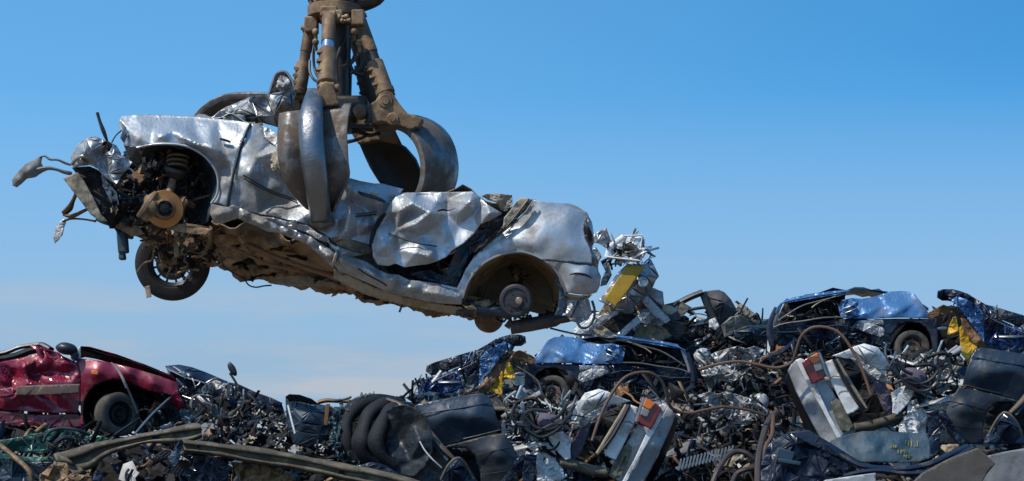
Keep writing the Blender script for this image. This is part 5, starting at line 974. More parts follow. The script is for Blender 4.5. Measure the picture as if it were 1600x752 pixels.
    arch = [(821,568,.0),(836,569,.0),(860,569,.0),(890,569,.0),(920,570,.0),(922,580,.0),(916,592,.0),(905,604,.0),(899,616,.0),(897,604,.0),(893,592,.0),(886,583,.0),(876,577,.0),(864,574,.0),(850,575,.0),(840,582,.0),(832,594,.0),(829,610,.0),(828,628,.0),(822,627,.0),(820,600,.0)]
    sheet('front_wing', arch, D, bluedk, b, h=2.6, amp=.02, L=20, seed=83)
    sheet('wing_dust', [(864,571,.0),(876,571,.0),(890,582,.0),(900,600,.0),(905,618,.0),(898,618,.0),(889,600,.0),(876,583,.0)], D+.06, grabm, b, h=2.4, amp=.02, L=20, seed=84)
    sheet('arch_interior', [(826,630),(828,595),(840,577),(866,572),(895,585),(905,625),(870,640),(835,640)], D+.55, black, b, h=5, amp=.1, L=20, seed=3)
    loft('wheel_arch', [[V(829,628,D+.02), V(830,604,D+.02), V(838,585,D+.02), V(852,576,D+.02), V(866,575,D+.02), V(884,583,D+.02), V(897,600,D+.02), V(900,620,D+.02)], [V(836,630,D+.55), V(837,606,D+.55), V(844,590,D+.55), V(855,582,D+.55), V(867,581,D+.55), V(882,588,D+.55), V(892,604,D+.55), V(895,622,D+.55)]], black, b, up=(4, 4))
    wheel(b, V(863,616,D+.12), Vector((-.12 if not m else .12,-1,.05)), .245, .19, rubber_dusty, material('rusty_rim', (.13,.09,.065), .3, .55, 0, .5, (.06,.045,.035), 6), 8, 7, bore=.66)
    # crushed side, pillars, roof
    sheet('crushed_side', [(905,570,.0),(925,571,-.05),(945,567,.0),(970,570,.0),(1000,574,-.05),(1030,575,.0),(1060,574,.0),(1078,579,.0),(1078,600,.0),(1070,612,.0),(1040,612,.05),(1010,606,.0),(985,600,.0),(960,606,.0),(930,608,.0),(907,612,.0),(905,592,.0)], D, bluedk, b, h=2.8, amp=.08, L=22, seed=85, ctrl=[(950,582,-.14),(1020,590,-.1),(990,590,.1)])
    sheet('bent_strip', [(905,584,.0),(925,576,.0),(945,577,-.05),(948,584,.0),(930,592,.0),(910,598,.0),(903,594,.0)], D-.14, zinc, b, h=2.2, amp=.06, L=11, seed=86)
    sheet('bent_strip', [(905,571,.0),(930,572,.0),(945,572,.0),(944,579,.0),(925,579,.0),(905,579,.0)], D-.08, bare, b, h=2.2, amp=.03, L=11, seed=96)
    for (pts, r, mt) in (([(960,526),(985,530),(1020,535),(1055,542),(1068,548),(1074,560)], .045, bluep), ([(964,530),(1000,540),(1030,548),(1052,560),(1070,572)], .035, ltgrey), ([(972,567),(1000,568),(1030,573),(1060,577),(1078,583)], .045, bare), ([(905,600),(935,590),(970,580),(1000,582),(1045,590),(1078,590)], .03, denim),
                     ([(1072,552),(1080,570),(1084,590),(1080,612)], .045, bluedk), ([(1066,546),(1074,566),(1078,580)], .03, ltgrey), ([(980,534),(1005,543),(1018,552)], .035, foam)):
        mb = MB(); mb.tube([V(x, y, D-.1) for x, y in pts], [r*.8]+[r*.9]*(len(pts)-2)+[r*.7], 6, up=3, flat=.35); mb.build('bent_pillar', [bare if mt is ltgrey else mt], b)
    sheet('roof', [(955,524,.0),(985,526,.0),(1020,531,.0),(1058,538,.0),(1066,546,-.05),(1040,542,-.05),(1000,535,-.05),(965,530,.0)], D+.05, bluep, b, h=2.4, amp=.05, L=14, seed=87)
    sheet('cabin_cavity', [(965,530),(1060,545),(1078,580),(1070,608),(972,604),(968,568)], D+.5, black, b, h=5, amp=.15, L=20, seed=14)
    loft('crushed_roof', [[V(835,556,D+.1), V(900,530,D+.2), V(965,526,D+.1), V(1060,541,D+.1)], [V(850,560,D+1.3), V(905,536,D+1.3), V(965,532,D+1.3), V(1050,546,D+1.3)]], bluedk, b, up=(5, 5), amp=.08, L=.3)
    clutter('cabin_debris', [(975,550),(1040,556),(1068,572),(1040,572),(975,566)], D+.0, D+.4, 40, [black, bare, foam, blackp], b, 43, (.03,.12), 'sttw', weights=[5,.6,.5,3])
    clutter('sill_debris', [(905,600),(975,600),(1075,608),(1060,640),(1000,632),(900,620)], D-.3, D+.3, 120, [black, navy, denim, zinc, bluedk], b, 44, (.04,.15), 'sttws', weights=[5,2,1.8,.5,2])
    # white car tail
    D = 22.6
    t = thing('wrecked_car', L['white_car'], 'car', V(970, 740, D+.5))
    X = lambda l: [(2286-q[0], q[1]+71)+tuple(q[2:]) for q in l]
    greybp = material('grey_bumper', (.33,.335,.34), 0, .5, 0, .45, (.07,.06,.05), 4, .25, 30)
    sheet('bumper', X([(1231,579,.0),(1236,570,-.02),(1243,563,.0),(1262,600,-.06),(1285,640,-.06),(1309,686,.0),(1301,692,.0),(1287,694,.05),(1264,652,.05),(1244,612,.05)]), D, greybp, t, h=3, amp=.012, L=40, seed=5, ctrl=X([(1262,625,-.08)]))
    loft('bumper_underside', [[V(*X([q])[0][:2], D+.05) for q in ((1231,580),(1244,613),(1264,653),(1287,695))], [V(*X([q])[0][:2], D+.5) for q in ((1227,590),(1238,622),(1256,664),(1276,704))]], black, t, up=(5, 4))
    sheet('bumper_top', X([(1243,563,.0),(1250,560,.0),(1256,562,.0),(1274,602,.0),(1294,645,.0),(1315,684,.0),(1309,687,.0),(1285,641,.0),(1262,601,.0)]), D-.09, whitep, t, h=2.4, amp=.004, L=30, seed=6, thick=.03)
    sheet('tail_panel', X([(1267,600,.0),(1289,592,.0),(1300,610,.0),(1318,642,.0),(1336,672,.0),(1322,680,.0),(1309,685,.0),(1290,645,.0),(1272,608,.0)]), D-.02, material('tail_grey', (.36,.385,.40), .1, .45, .2, .4, (.13,.115,.07), 3), t, h=3, amp=.012, L=30, seed=7)
    sheet('number_smudge', X([(1298,628,.0),(1304,622,.0),(1312,626,.0),(1326,648,.0),(1334,668,.0),(1324,676,.0),(1314,672,.0),(1302,646,.0)]), D-.055, material('plate_smudge', (.09,.085,.055), 0, .8, 0, .6, (.2,.19,.16), 9), t, h=2.6, amp=.004, L=14, seed=3, rag=.8)
    tl = sheet('tail_light', X([(1253,567,.0),(1259,561,.0),(1277,551,.0),(1282,566,.0),(1290,588,.0),(1282,594,.0),(1269,600,.0),(1260,583,.0)]), D-.13, redlens, t, h=2.4, amp=.002, L=30, seed=8, thick=.06)
    sheet('orange_lens', X([(1262,559.5),(1277,551),(1282,564),(1271,570.5)]), D-.17, orange, tl, h=2.2, amp=.001, thick=.03)
    sheet('clear_lens', X([(1271,571),(1282,565),(1286,577),(1275,582)]), D-.17, greylens, tl, h=2.2, amp=.001, thick=.03)
    mb = MB(); mb.tube([V(*q[:2], D-.14) for q in X([(1279,551),(1285,566),(1292,588)])], .02, 8, up=3, flat=.5); mb.build('light_trim', [bare], tl)
    sheet('boot_lid', X([(1289,566,.0),(1300,562,.0),(1316,590,.0),(1330,616,.0),(1343,638,.0),(1334,644,.0),(1324,648,.0),(1310,620,.0),(1294,588,.0)]), D-.08, whitep, t, h=2.6, amp=.012, L=20, seed=9, thick=.02)
    mb = MB(); mb.tube([V(*q[:2], D-.16) for q in X([(1297,592),(1303,588),(1312,589)])], .006, 6, up=3); mb.build('crack', [black], t)
    mb = MB(); mb.tube([V(*q[:2], D-.12) for q in X([(1303,562),(1314,584),(1330,612),(1352,640)])], [.05,.055,.05,.03], 8, up=4, flat=.5); mb.build('boot_seal', [under2 if False else blackp], t)
    mb = MB(); mb.tube([V(*q[:2], D-.10) for q in X([(1307,562),(1320,584),(1336,610),(1353,638)])], .022, 7, up=4); mb.build('boot_channel', [under2], t)
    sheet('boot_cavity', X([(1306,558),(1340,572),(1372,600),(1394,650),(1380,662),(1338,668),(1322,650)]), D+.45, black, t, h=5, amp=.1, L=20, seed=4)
    sheet('rear_wing', X([(1300,556,.0),(1322,548,-.05),(1336,541,-.1),(1350,537,-.1),(1372,543,-.08),(1381,556,-.05),(1391,572,.0),(1396,592,.0),(1386,590,.0),(1374,580,.0),(1356,568,.0),(1338,562,-.05),(1318,560,.0)]), D-.05, whitep, t, h=2.5, amp=.04, L=26, seed=10, ctrl=X([(1355,555,-.16),(1375,565,-.05)]))
    sheet('torn_edge', X([(1330,560,.0),(1350,566,-.05),(1370,578,.0),(1390,592,-.05),(1392,602,.0),(1376,596,.0),(1356,584,.0),(1340,572,.0)]), D-.12, zinc, t, h=2.1, amp=.08, L=9, seed=11)
    beam_rows = X([(1334,662),(1356,659),(1380,652),(1410,644)]); br2 = X([(1337,675),(1360,672),(1384,665),(1412,655)])
    loft('boot_beam', [[V(*a[:2], D-.02+.2), V(*a[:2], D-.05), V(*c[:2], D-.05), V(*c[:2], D+.2)] for a, c in zip(beam_rows, br2)], khaki, t, up=(4, 2), amp=.01, L=.2, thick=.01)
    sheet('lower_crumple', X([(1392,614,.0),(1404,606,.0),(1420,602,-.05),(1433,600,.0),(1427,618,.0),(1416,634,.0),(1402,648,.0),(1394,646,.0),(1395,630,.0)]), D-.1, whitep, t, h=2.3, amp=.04, L=16, seed=12)
    sheet('lower_crumple', X([(1418,630,.0),(1434,622,-.1),(1452,626,.0),(1470,622,-.05),(1484,632,.0),(1480,642,.0),(1466,640,.0),(1452,648,-.08),(1447,664,.0),(1447,680,.0),(1424,682,.0),(1404,676,.0),(1406,662,.0),(1418,648,.0)]), D-.05, whitep, t, h=2.2, amp=.09, L=12, seed=13)
    sheet('lower_crumple', X([(1424,612,.0),(1440,606,-.1),(1456,612,.0),(1462,622,-.05),(1448,632,.0),(1434,626,.0)]), D+.05, zinc, t, h=2.2, amp=.10, L=9, seed=15)
    sheet('seat_cloth', X([(1362,592,.0),(1370,588,-.05),(1380,600,-.1),(1390,618,-.1),(1398,642,.0),(1390,650,.0),(1380,640,.0),(1370,616,.0)]), D, purple, t, h=2.5, amp=.05, L=14, seed=14)
    mb = MB(); mb.blob(V(*X([(1428,590)])[0], D-.15), (.34,.2,.22), Euler((0,.3,0)).to_matrix(), 0, 6, 10, .07); mb.build('seat_cushion', [purple], t)
    mb = MB()
    for pts in ([(1470,575),(1462,600),(1440,612),(1415,600),(1400,580)], [(1392,575),(1410,592),(1430,600),(1450,596),(1466,578),(1452,570),(1430,572)], [(1400,560),(1412,578),(1426,585)], [(1480,560),(1486,578),(1478,592),(1462,594)], [(1396,600),(1420,592),(1450,606),(1466,598)]):
        mb.tube([V(*q[:2], D-.3) for q in X(pts)], .022, 7, up=6)
    mb.build('rubber_hoses', [denim if False else blackp], t)
    sheet('white_frame', X([(1462,592,.0),(1486,594,.0),(1488,570,.0),(1484,568,.0),(1482,588,.0),(1464,586,.0)]), D-.2, whitep, t, h=2.2, amp=.01, L=12, thick=.02)
    clutter('crushed_debris', X([(1376,566),(1400,556),(1440,560),(1490,552),(1496,600),(1484,640),(1440,640),(1400,610)]), D-.2, D+.4, 170, [black, blackp, zinc, whitep, bare, khaki, denim], t, 45, (.04,.16), 'tswtss', weights=[5,3,1.5,1.0,1.5,1,1.2])
    clutter('crushed_debris', X([(1400,640),(1450,640),(1480,640),(1450,690),(1400,690)]), D-.05, D+.3, 50, [black, zinc, whitep, bare], t, 46, (.04,.13), 'tsw', weights=[4,2,1.6,1])
    # hose over it
    hp = [(1361,618),(1350,585),(1337,556),(1316,525),(1296,513),(1270,512),(1252,526),(1243,551),(1236,567),(1212,575),(1180,569),(1152,565),(1118,570),(1092,578)]
    tubeobj('rusty_hose', L['hose'], 'hose', [q[:2]+(D-.6+i*.05,) for i, q in enumerate(X(hp))], [.019]*len(hp), hose_m, up=6)
    # blue upright and pale crumple
    o = sheet('blue_upright', X([(1447,640,.0),(1465,638,-.05),(1470,668,.0),(1466,711,.0),(1452,717,.0),(1451,680,.0)]), D-.6, bluedk, None, h=2.8, amp=.05, L=16, seed=5); tag(o, L['upright'], 'panel')
    o = sheet('blue_upright', X([(1465,640,.0),(1478,645,-.05),(1496,672,.0),(1510,690,.0),(1500,696,.0),(1484,676,.0),(1470,658,.0)]), D-.5, bluedk, None, h=2.8, amp=.07, L=14, seed=6); tag(o, L['strut'], 'panel')
    D = 23.8
    g = thing('crumpled_sheet', L['foil'], 'scrap', V(1145, 665, D))
    sheet('foil_panel', [(1090,618,.0),(1108,612,-.08),(1120,616,.0),(1134,612,-.1),(1150,616,.0),(1170,622,-.05),(1186,632,.0),(1194,642,.0),(1190,658,.0),(1172,664,.0),(1150,668,.0),(1126,664,.0),(1116,650,.0),(1108,632,.0)], D-.2, zinc, g, h=2.0, amp=.16, L=10, seed=22)
    mb = MB(); mb.blob(V(1188,628,D-.15), (.22,.15,.2), None, 0, 3, 9, .1); mb.build('pale_canister', [ltgrey], g)
    sheet('dark_hole', [(1126,624),(1138,622),(1138,634),(1128,636)], D-.45, black, g, h=2, amp=.05, L=8)
    clutter('foil_shreds', [(1090,616),(1190,618),(1196,660),(1120,668)], D-.45, D-.1, 60, [black, zinc, bare, navy], g, 47, (.03,.11), 'stw', weights=[4,2,1.5,1.5])
    tubeobj('grey_rail', L['rail'], 'rail', [(1050,648,24.6),(1075,654,24.5),(1100,660,24.5),(1118,661,24.6)], [.05,.06,.05,.04], ltgrey, flat=.6)
    tubeobj('dark_post', L['post'], 'post', [(1083,600,24.9),(1084,625,24.8),(1083,648,24.7)], .05, bluedk)
    MIR[0] = False
crushed_group(False, dict(fender='smooth dark navy front wing in the middle of the heap, beside the shredded tyre', side='black body side with empty wheel arch under the middle navy wing', bar='curved brown frame bar lying across the middle navy wing', bar2='thin blue-grey bar next to the brown bar on the middle navy wing', pad='rounded navy panel with rusty edge at the bottom below the middle wing',
    blue_yellow='crumpled blue wreck with yellow inner panel left of the middle blue car', blue_car='blue car with dusty front wheel facing left, just under the hanging car', white_car='white car tail in the bottom middle, its red and orange lamp on the right side',
    hose='rusty hose arching over the middle white car tail', upright='dark blue upright panel at the bottom left of the middle white car tail', strut='slanted dark blue strut leaning to the middle black body side', foil='silvery crumpled sheet in the lower middle, right of the middle white tail', rail='grey rail in the lower middle beside the lower silvery sheet', post='thin navy post behind the lamp of the middle white car tail'))
crushed_group(True, dict(fender='smooth dark navy wing at the right edge of the picture', side='black body side with empty wheel arch at the right edge', bar='curved brown frame bar at the right edge, over the right navy wing', bar2='thin blue-grey bar under the brown bar at the right edge', pad='rounded navy panel with rusty edge at the lower right corner',
    blue_yellow='crumpled blue wreck with yellow inner panel at the far right of the crest', blue_car='blue car with dusty front wheel facing right, highest car on the heap', white_car='white car tail on the right, its red and orange lamp on the left side',
    hose='rusty hose arching over the right white car tail', upright='dark blue upright panel right of the blue bonnet in the lower right', strut='slanted dark blue strut beside the right black body side', foil='silvery crumpled sheet high in the middle under the window frame', rail='grey rail running to the lamp of the right white tail', post='thin navy post at the left end of the highest blue car'))
# ---- number plate wreck
D = 24.6
pw = thing('wrecked_car', 'grey torn car tail with mustard number plate sticking up behind the hanging car', 'car', V(980, 520, D+.4))
sheet('tail_panel', [(935,470,.0),(942,460,.0),(948,452,.0),(957,438,.0),(964,428,.0),(974,418,.0),(982,411,.0),(1006,414,.0),(1017,405,.05),(1022,415,.0),(1029,430,.0),(1023,441,.0),(1017,452,.0),(1007,464,.0),(998,473,.0),(992,480,.0),(985,485,.0),(974,484,.0),(960,482,.0),(948,476,.0)], D, bare, pw, h=2.6, amp=.03, L=24, seed=5, ctrl=[(980,450,-.08),(1005,440,-.12),(990,470,-.08)])
sheet('number_plate', [(982,413),(1008,417),(985,449),(962,481),(953,474),(944,467),(963,439)], D-.20, plate_m, pw, h=3, amp=.004, L=20, thick=.02)
mb = MB(); mb.lathe(V(1005,442,D-.16), (0,-1,.1), [(.06,0),(.065,.03),(.05,.04),(.045,.01),(.001,.005)], 24); mb.build('lamp_socket', [ltgrey], pw)
sheet('torn_bracket', [(919,372,.0),(932,364,.0),(947,355,.0),(951,366,.0),(956,380,.05),(962,388,.0),(953,393,.0),(944,386,.0),(936,381,.0),(924,378,.0)], D-.2, bare, pw, h=2.3, amp=.06, L=12, seed=7)
for pts, r in (([(948,402),(1000,408),(1008,392)], .04), ([(948,402),(953,386),(974,370)], .03), ([(974,369),(1004,368),(1000,390)], .03)) if True else (([(948,402),(960,404),(975,406),(990,408),(1002,402),(1008,392)], .045), ([(948,402),(950,392),(954,384),(966,378),(974,370)], .035), ([(974,368),(988,370),(1004,368),(1003,380),(1000,390),(992,398)], .03), ([(965,388),(978,380),(990,376),(998,372)], .03), ([(962,372),(970,380),(982,392),(988,404)], .03), ([(1003,384),(1008,392),(1004,400)], .045)):
    mb = MB(); mb.tube([V(x, y, D-.25) for x, y in pts], r*1.1, 8, up=1, flat=.35); mb.build('bent_frame', [whitep], pw)
sheet('torn_sheet', [(952,384),(968,372),(984,368),(1003,370),(996,384),(1006,394),(990,402),(970,396),(956,402)], D-.15, whitep, pw, h=2.0, amp=.16, L=9, seed=23, holes=[[(960,386),(966,384),(966,390),(960,391)],[(990,376),(996,376),(994,382)]])
sheet('blue_shard', [(1006,386),(1012,388),(1021,400),(1016,398),(1008,392)], D-.3, bluep, pw, h=2, amp=.02, L=8)
clutter('torn_debris', [(950,380),(1005,372),(1018,400),(1010,414),(980,410),(950,404)], D-.3, D+.1, 60, [black, zinc, bare, whitep], pw, 51, (.04,.11), 'ssp', weights=[3,2,2,2.5])
sheet('side_bracket', [(924,392,.0),(931,386,.0),(938,396,.0),(940,402,.0),(934,412,.0),(928,402,.0)], D-.1, bare, pw, h=2.2, amp=.04, L=9, seed=3)
sheet('side_bracket', [(938,408,.0),(950,402,.0),(958,404,.0),(952,416,.0),(956,430,.0),(948,445,.0),(938,448,.0),(940,436,.0),(946,424,.0)], D+.05, denim, pw, h=2.2, amp=.05, L=9, seed=4)
sheet('far_panel', [(940,468),(985,415),(1010,412),(1026,432),(1000,476),(970,484)], D+.9, silver_low, pw, h=5, amp=.1, L=18, seed=9)
loft('tail_floor', [[V(940,470,D+.05), V(965,484,D+.05), V(990,484,D+.05)], [V(945,462,D+.9), V(968,478,D+.9), V(992,478,D+.9)]], bare, pw, up=(4, 4), amp=.04, L=.2)
loft('tail_top', [[V(964,426,D+.03), V(1006,413,D+.03), V(1028,431,D+.03), V(998,474,D+.03)], [V(968,430,D+.9), V(1006,419,D+.9), V(1024,434,D+.9), V(998,470,D+.9)]], bare, pw, up=(4, 4), amp=.04, L=.2)
for i, (pts, mt, sd, lb) in enumerate([
    ([(895,522),(905,512),(925,496),(934,494),(930,505),(918,518),(905,526)], whitep, 3, 'white torn strip below the exhaust of the hanging car'),
    ([(925,500),(945,490),(968,484),(965,492),(940,505),(925,516),(915,528),(908,524)], ltgrey, 4, 'pale folded sheet leading up to the mustard plate'),
    ([(924,510),(940,508),(958,520),(972,532),(955,536),(935,528)], under2, 5, 'beige buckled plate lying on top of the middle blue car'),
    ([(968,532),(985,516),(1000,505),(1012,495),(1016,488),(1004,488),(990,498),(975,512),(962,524)], ltgrey, 6, 'curved pale gutter below the mustard plate'),
    ([(938,508),(965,490),(992,492),(996,500),(980,514),(965,526),(950,520)], black, 7, 'black cavity panel right below the mustard plate'),
    ([(1000,468),(1012,462),(1036,488),(1048,500),(1040,506),(1020,492)], ltgrey, 8, 'fluted grey cylinder head lying below the lamp socket panel'),
    ([(1010,452),(1022,450),(1033,456),(1036,468),(1035,478),(1024,470),(1014,462)], zinc, 9, 'rounded pale cap behind the lower right of the mustard plate panel'),
    ([(992,500),(1010,492),(1024,494),(1020,504),(1008,508),(1000,504)], bare, 10, 'small crumpled bracket below the fluted grey part'),
    ([(985,530),(1000,512),(1020,506),(1038,512),(1050,525),(1030,536),(1000,536)], under, 11, 'brown muddy panel under the fluted grey part'),
    ([(1034,476),(1048,478),(1060,484),(1050,492),(1036,490)], foam, 12, 'tan foam slab left of the window frame')]):
    o = sheet('torn_plate', pts, 24.7+.05*i, mt, None, h=2.3, amp=.05, L=12, seed=sd+60); tag(o, lb, 'scrap plate')
rnd = random.Random(61)
for i, (pts, mt, lb) in enumerate([
    ([(880,545),(905,520),(940,508),(975,515),(960,540),(920,552)], bare, 'crushed grey floor panel under the torn white strip'),
    ([(975,500),(1000,484),(1030,480),(1046,496),(1030,515),(995,522)], silver_low, 'dented silver wing between the mustard plate and the window frame'),
    ([(1010,508),(1050,498),(1075,512),(1060,532),(1020,530)], grabdark, 'oily black engine lump below the window frame'),
    ([(940,520),(990,505),(1020,520),(1000,545),(950,540)], navy, 'navy folded panel above the middle blue car roof'),
    ([(1030,478),(1062,470),(1080,480),(1062,500),(1036,502)], dark_mats[10], 'dull grey inner panel behind the window frame'),
    ([(946,472),(985,486),(1010,464),(1034,460),(1042,500),(1034,542),(940,545),(928,505)], under, 'muddy crushed hatch body filling the space under the mustard plate'),
    ([(1004,462),(1020,450),(1036,456),(1038,480),(1037,505),(1020,512),(1008,500),(1012,482)], ltgrey, 'tall pale buckled plate right of the mustard plate panel'),
    ([(938,488),(968,484),(990,488),(1002,500),(985,520),(955,522),(935,506)], silver_low, 'grey folded boot floor right under the mustard plate panel'),
    ([(896,516),(926,490),(942,486),(936,504),(915,524),(900,530)], whitep, 'white torn door edge behind the exhaust of the hanging car'),
    ([(1180,500),(1205,498),(1215,520),(1200,545),(1176,535)], denim, 'blue-grey buckled panel left of the highest blue car')]):
    o = sheet('torn_plate', pts, 25.1+.05*i, mt, None, h=2.3, amp=.08, L=16, seed=i+660); tag(o, lb, 'scrap plate')
# ---- window frame wreck
D = 25.4
wf = thing('car_door_frame', 'dark car door with open window frame standing on the crest', 'car door', V(1100, 535, D+.3))
for pts, r in (([(1037,486),(1060,474),(1080,464),(1098,457)], .06), ([(1037,486),(1038,500),(1042,516)], .055), ([(1098,457),(1106,478),(1116,500),(1128,528)], .05), ([(1045,492),(1046,505),(1044,515)], .025), ([(1052,494),(1070,486),(1090,482),(1106,480)], .03), ([(1042,516),(1070,512),(1100,506)], .03)):
    mb = MB(); mb.tube([V(x, y, D) for x, y in pts], r, 8, up=4, flat=.7); mb.build('window_frame', [blackp], wf)
sheet('glass_remnant', [(1046,490),(1064,480),(1070,487),(1056,497),(1048,504)], D+.03, ltgrey, wf, h=2.6, amp=.02, L=12)
sheet('glass_pane', [(1052,486),(1068,479),(1076,487),(1060,492)], D+.05, glass_dk, wf, h=3, amp=.005)
gm = material('dark_grey_cloth_panel', (.05,.05,.055), 0, .7, 0, .4, (.09,.08,.07), 4)
sheet('side_panel', [(1099,456,.0),(1112,454,.0),(1123,453,.0),(1132,457,.0),(1142,468,.0),(1150,482,.0),(1148,492,.0),(1138,498,.0),(1128,506,.0),(1124,512,.0),(1114,494,.0),(1106,476,.0)], D+.05, gm, wf, h=3, amp=.02, L=30, seed=5, ctrl=[(1125,475,-.15)])
sheet('inner_trim', [(1108,500),(1118,496),(1124,510),(1118,516),(1108,512)], D-.1, whitep, wf, h=2.4, amp=.04, L=10)
sheet('headlamp_shell', [(1127,508,.0),(1140,496,-.05),(1156,492,-.08),(1170,500,-.05),(1175,509,.0),(1160,514,.0),(1145,522,.0),(1132,528,.0)], D-.2, material('smoky_shell', (.13,.14,.12), 0, .35, .3, .5, (.2,.17,.12), 5), wf, h=2.6, amp=.04, L=14, seed=6)
sheet('ramp_panel', [(1148,484,.0),(1156,475,.0),(1164,478,.0),(1182,492,.0),(1198,505,.0),(1190,510,.0),(1172,502,.0),(1158,492,.0)], D+.3, under2, wf, h=2.6, amp=.05, L=12, seed=7)
sheet('blue_box', [(1146,516,.0),(1158,510,.0),(1180,508,.0),(1200,508,.0),(1202,528,.0),(1186,534,.0),(1164,534,.0),(1148,530,.0)], D-.2, navy, wf, h=3, amp=.05, L=18, seed=8, ctrl=[(1170,520,-.15)])
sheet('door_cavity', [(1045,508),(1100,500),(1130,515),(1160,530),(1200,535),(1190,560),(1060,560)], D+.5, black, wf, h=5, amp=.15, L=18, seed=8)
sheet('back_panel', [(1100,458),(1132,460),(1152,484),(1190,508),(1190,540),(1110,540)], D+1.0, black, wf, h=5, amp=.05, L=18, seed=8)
clutter('door_debris', [(1048,512),(1080,500),(1104,492),(1128,520),(1140,545),(1090,550),(1060,535)], D-.1, D+.4, 130, [black, bare, under2, rust, foam, blackp], wf, 52, (.04,.13), 'sttwc', weights=[5,1,1,1,.5,3])
clutter('door_debris', [(1148,482),(1160,478),(1196,506),(1200,535),(1160,540),(1130,520)], D, D+.4, 60, [black, bare, navy, blackp], wf, 53, (.04,.12), 'sttw', weights=[4,1,2,3])
# ---- lower right foreground
D = 21.7
bb = thing('blue_bonnet', 'faded blue bonnet lying flat in the lower right with faint yellow chalk marks', 'car bonnet', V(1380, 745, D+.3))
sheet('panel', [(1292,693,.3),(1308,684,.25),(1330,678,.25),(1348,674,.25),(1385,674,.25),(1420,676,.25),(1450,678,.2),(1454,700,.1),(1453,717,.0),(1435,722,.0),(1416,724,.0),(1385,723,.0),(1348,723,.0),(1330,715,.05),(1312,704,.15)], D, denim, bb, h=2.8, amp=.012, L=30, seed=91, facets=2, ctrl=[(1330,690,.22),(1352,690,.14),(1368,698,.05),(1385,688,.18),(1400,700,.06),(1420,690,.19),(1345,708,.07),(1372,712,.02),(1405,712,.02),(1432,706,.07),(1375,680,.22),(1318,698,.16),(1438,690,.16)])
mb = MB(); mb.tube([V(1300,700,D-.05), V(1320,715,D-.1), V(1345,728,D-.15), V(1380,732,D-.15), V(1420,732,D-.15), V(1455,724,D-.1), V(1485,710,D-.05), V(1512,698,D)], .05, 9, up=5, flat=.7); mb.build('bonnet_edge', [bluedk], bb)
mb = MB(); mb.tube([V(1318,744,D-.3), V(1345,738,D-.3), V(1375,736,D-.3), V(1410,740,D-.3), V(1445,738,D-.3), V(1480,722,D-.25), V(1520,700,D-.2)], .04, 9, up=5, flat=.7); mb.build('bonnet_edge', [bluedk], bb)
ch = material('yellow_chalk', (.20,.19,.03), 0, .9); bl = wloc(bb); pan = [c for c in bb.children if c.name.startswith('panel')][0]
pv = np.array([tuple(v.co+bl) for v in pan.data.vertices]); ppx = pv[:, 0]/(K*pv[:, 1])+800; ppy = HOR-(pv[:, 2]-CZ)/(K*pv[:, 1])
def on_panel(x, y): k = ((ppx-x)**2+(ppy-y)**2).argmin(); return V(x, y, pv[k, 1]-.02)
glyph = {'A': [(0,4),(1,0),(3,4)], 'n': [(0,4),(0,1),(2,1),(2,4)], '9': [(2,2),(0,2),(0,0),(2,0),(2,4)], '1': [(1,0),(1,4)], 'J': [(2,0),(2,4),(0,4),(0,3)], '4': [(0,0),(0,2),(2,2),(2,0),(2,4)], '7': [(0,0),(2,0),(1,4)], '0': [(0,0),(2,0),(2,4),(0,4),(0,0)], '2': [(0,0),(2,0),(2,2),(0,2),(0,4),(2,4)]}
mb = MB()
for x0, y0, tx, sc in ((1392,694,'An',1.5), (1415,689,'91J',2.2), (1402,703,'1147',1.4), (1413,711,'402',1.3)):
    for k, c_ in enumerate(tx):
        mb.tube([on_panel(x0+k*sc*3.2+a*sc, y0+b_*sc) for a, b_ in glyph[c_]], .006, 5, flat=.4)
o = mb.build('chalk_marks', [ch], bb); o['kind'] = 'stuff'
sheet('inner_fold', [(1292,693),(1312,704),(1334,718),(1330,730),(1318,742),(1300,728),(1280,706)], D-.05, bluedk, bb, h=3, amp=.06, L=20, seed=5)
o = sheet('car_door_skin', [(1196,700,.0),(1212,686,.0),(1231,677,.0),(1265,673,-.05),(1290,690,.0),(1312,708,.0),(1333,722,.0),(1322,740,.0),(1300,752,.0),(1300,770,.0),(1190,770,.0),(1188,730,.0)], D+.1, bluedk, None, h=3.2, amp=.12, L=30, seed=92, ctrl=[(1240,700,-.1),(1270,700,.1)]); tag(o, 'dark navy buckled door panel in the lower right beside the blue bonnet', 'car panel')
sheet('folded_rail', [(1232,676,-.08),(1265,672,-.1),(1300,694,-.12),(1335,716,-.1),(1330,724,-.1),(1290,706,-.12),(1252,688,-.1)], D, bluedk, o, h=2.8, amp=.03, L=20, seed=3)
mb = MB(); mb.box(V(1226,712,D-.15), (.2,.05,.14), Euler((0,.3,0)).to_matrix()); mb.box(V(1232,722,D-.16), (.28,.04,.05), Euler((0,.15,0)).to_matrix()); mb.build('latch_plate', [denim], o, bevel=.012)
mb = MB(); mb.tube([V(1212,770,D-.2), V(1210,735,D-.2), V(1218,705,D-.15), V(1236,690,D-.1)], .014, 7, up=5); mb.build('door_cable', [blackp], o)
o = sheet('grey_board', [(1414,765,.0),(1440,740,.0),(1480,718,.0),(1527,700,.0),(1541,711,.0),(1555,725,.0),(1542,740,.0),(1527,765,.0)], D-1.0, material('grey_board', (.085,.075,.065), 0, .75, 0, .5, (.13,.11,.09), 3), None, h=4, amp=.01, L=50, seed=5, thick=.03); tag(o, 'weathered dark grey board at the bottom edge in the lower right', 'board')
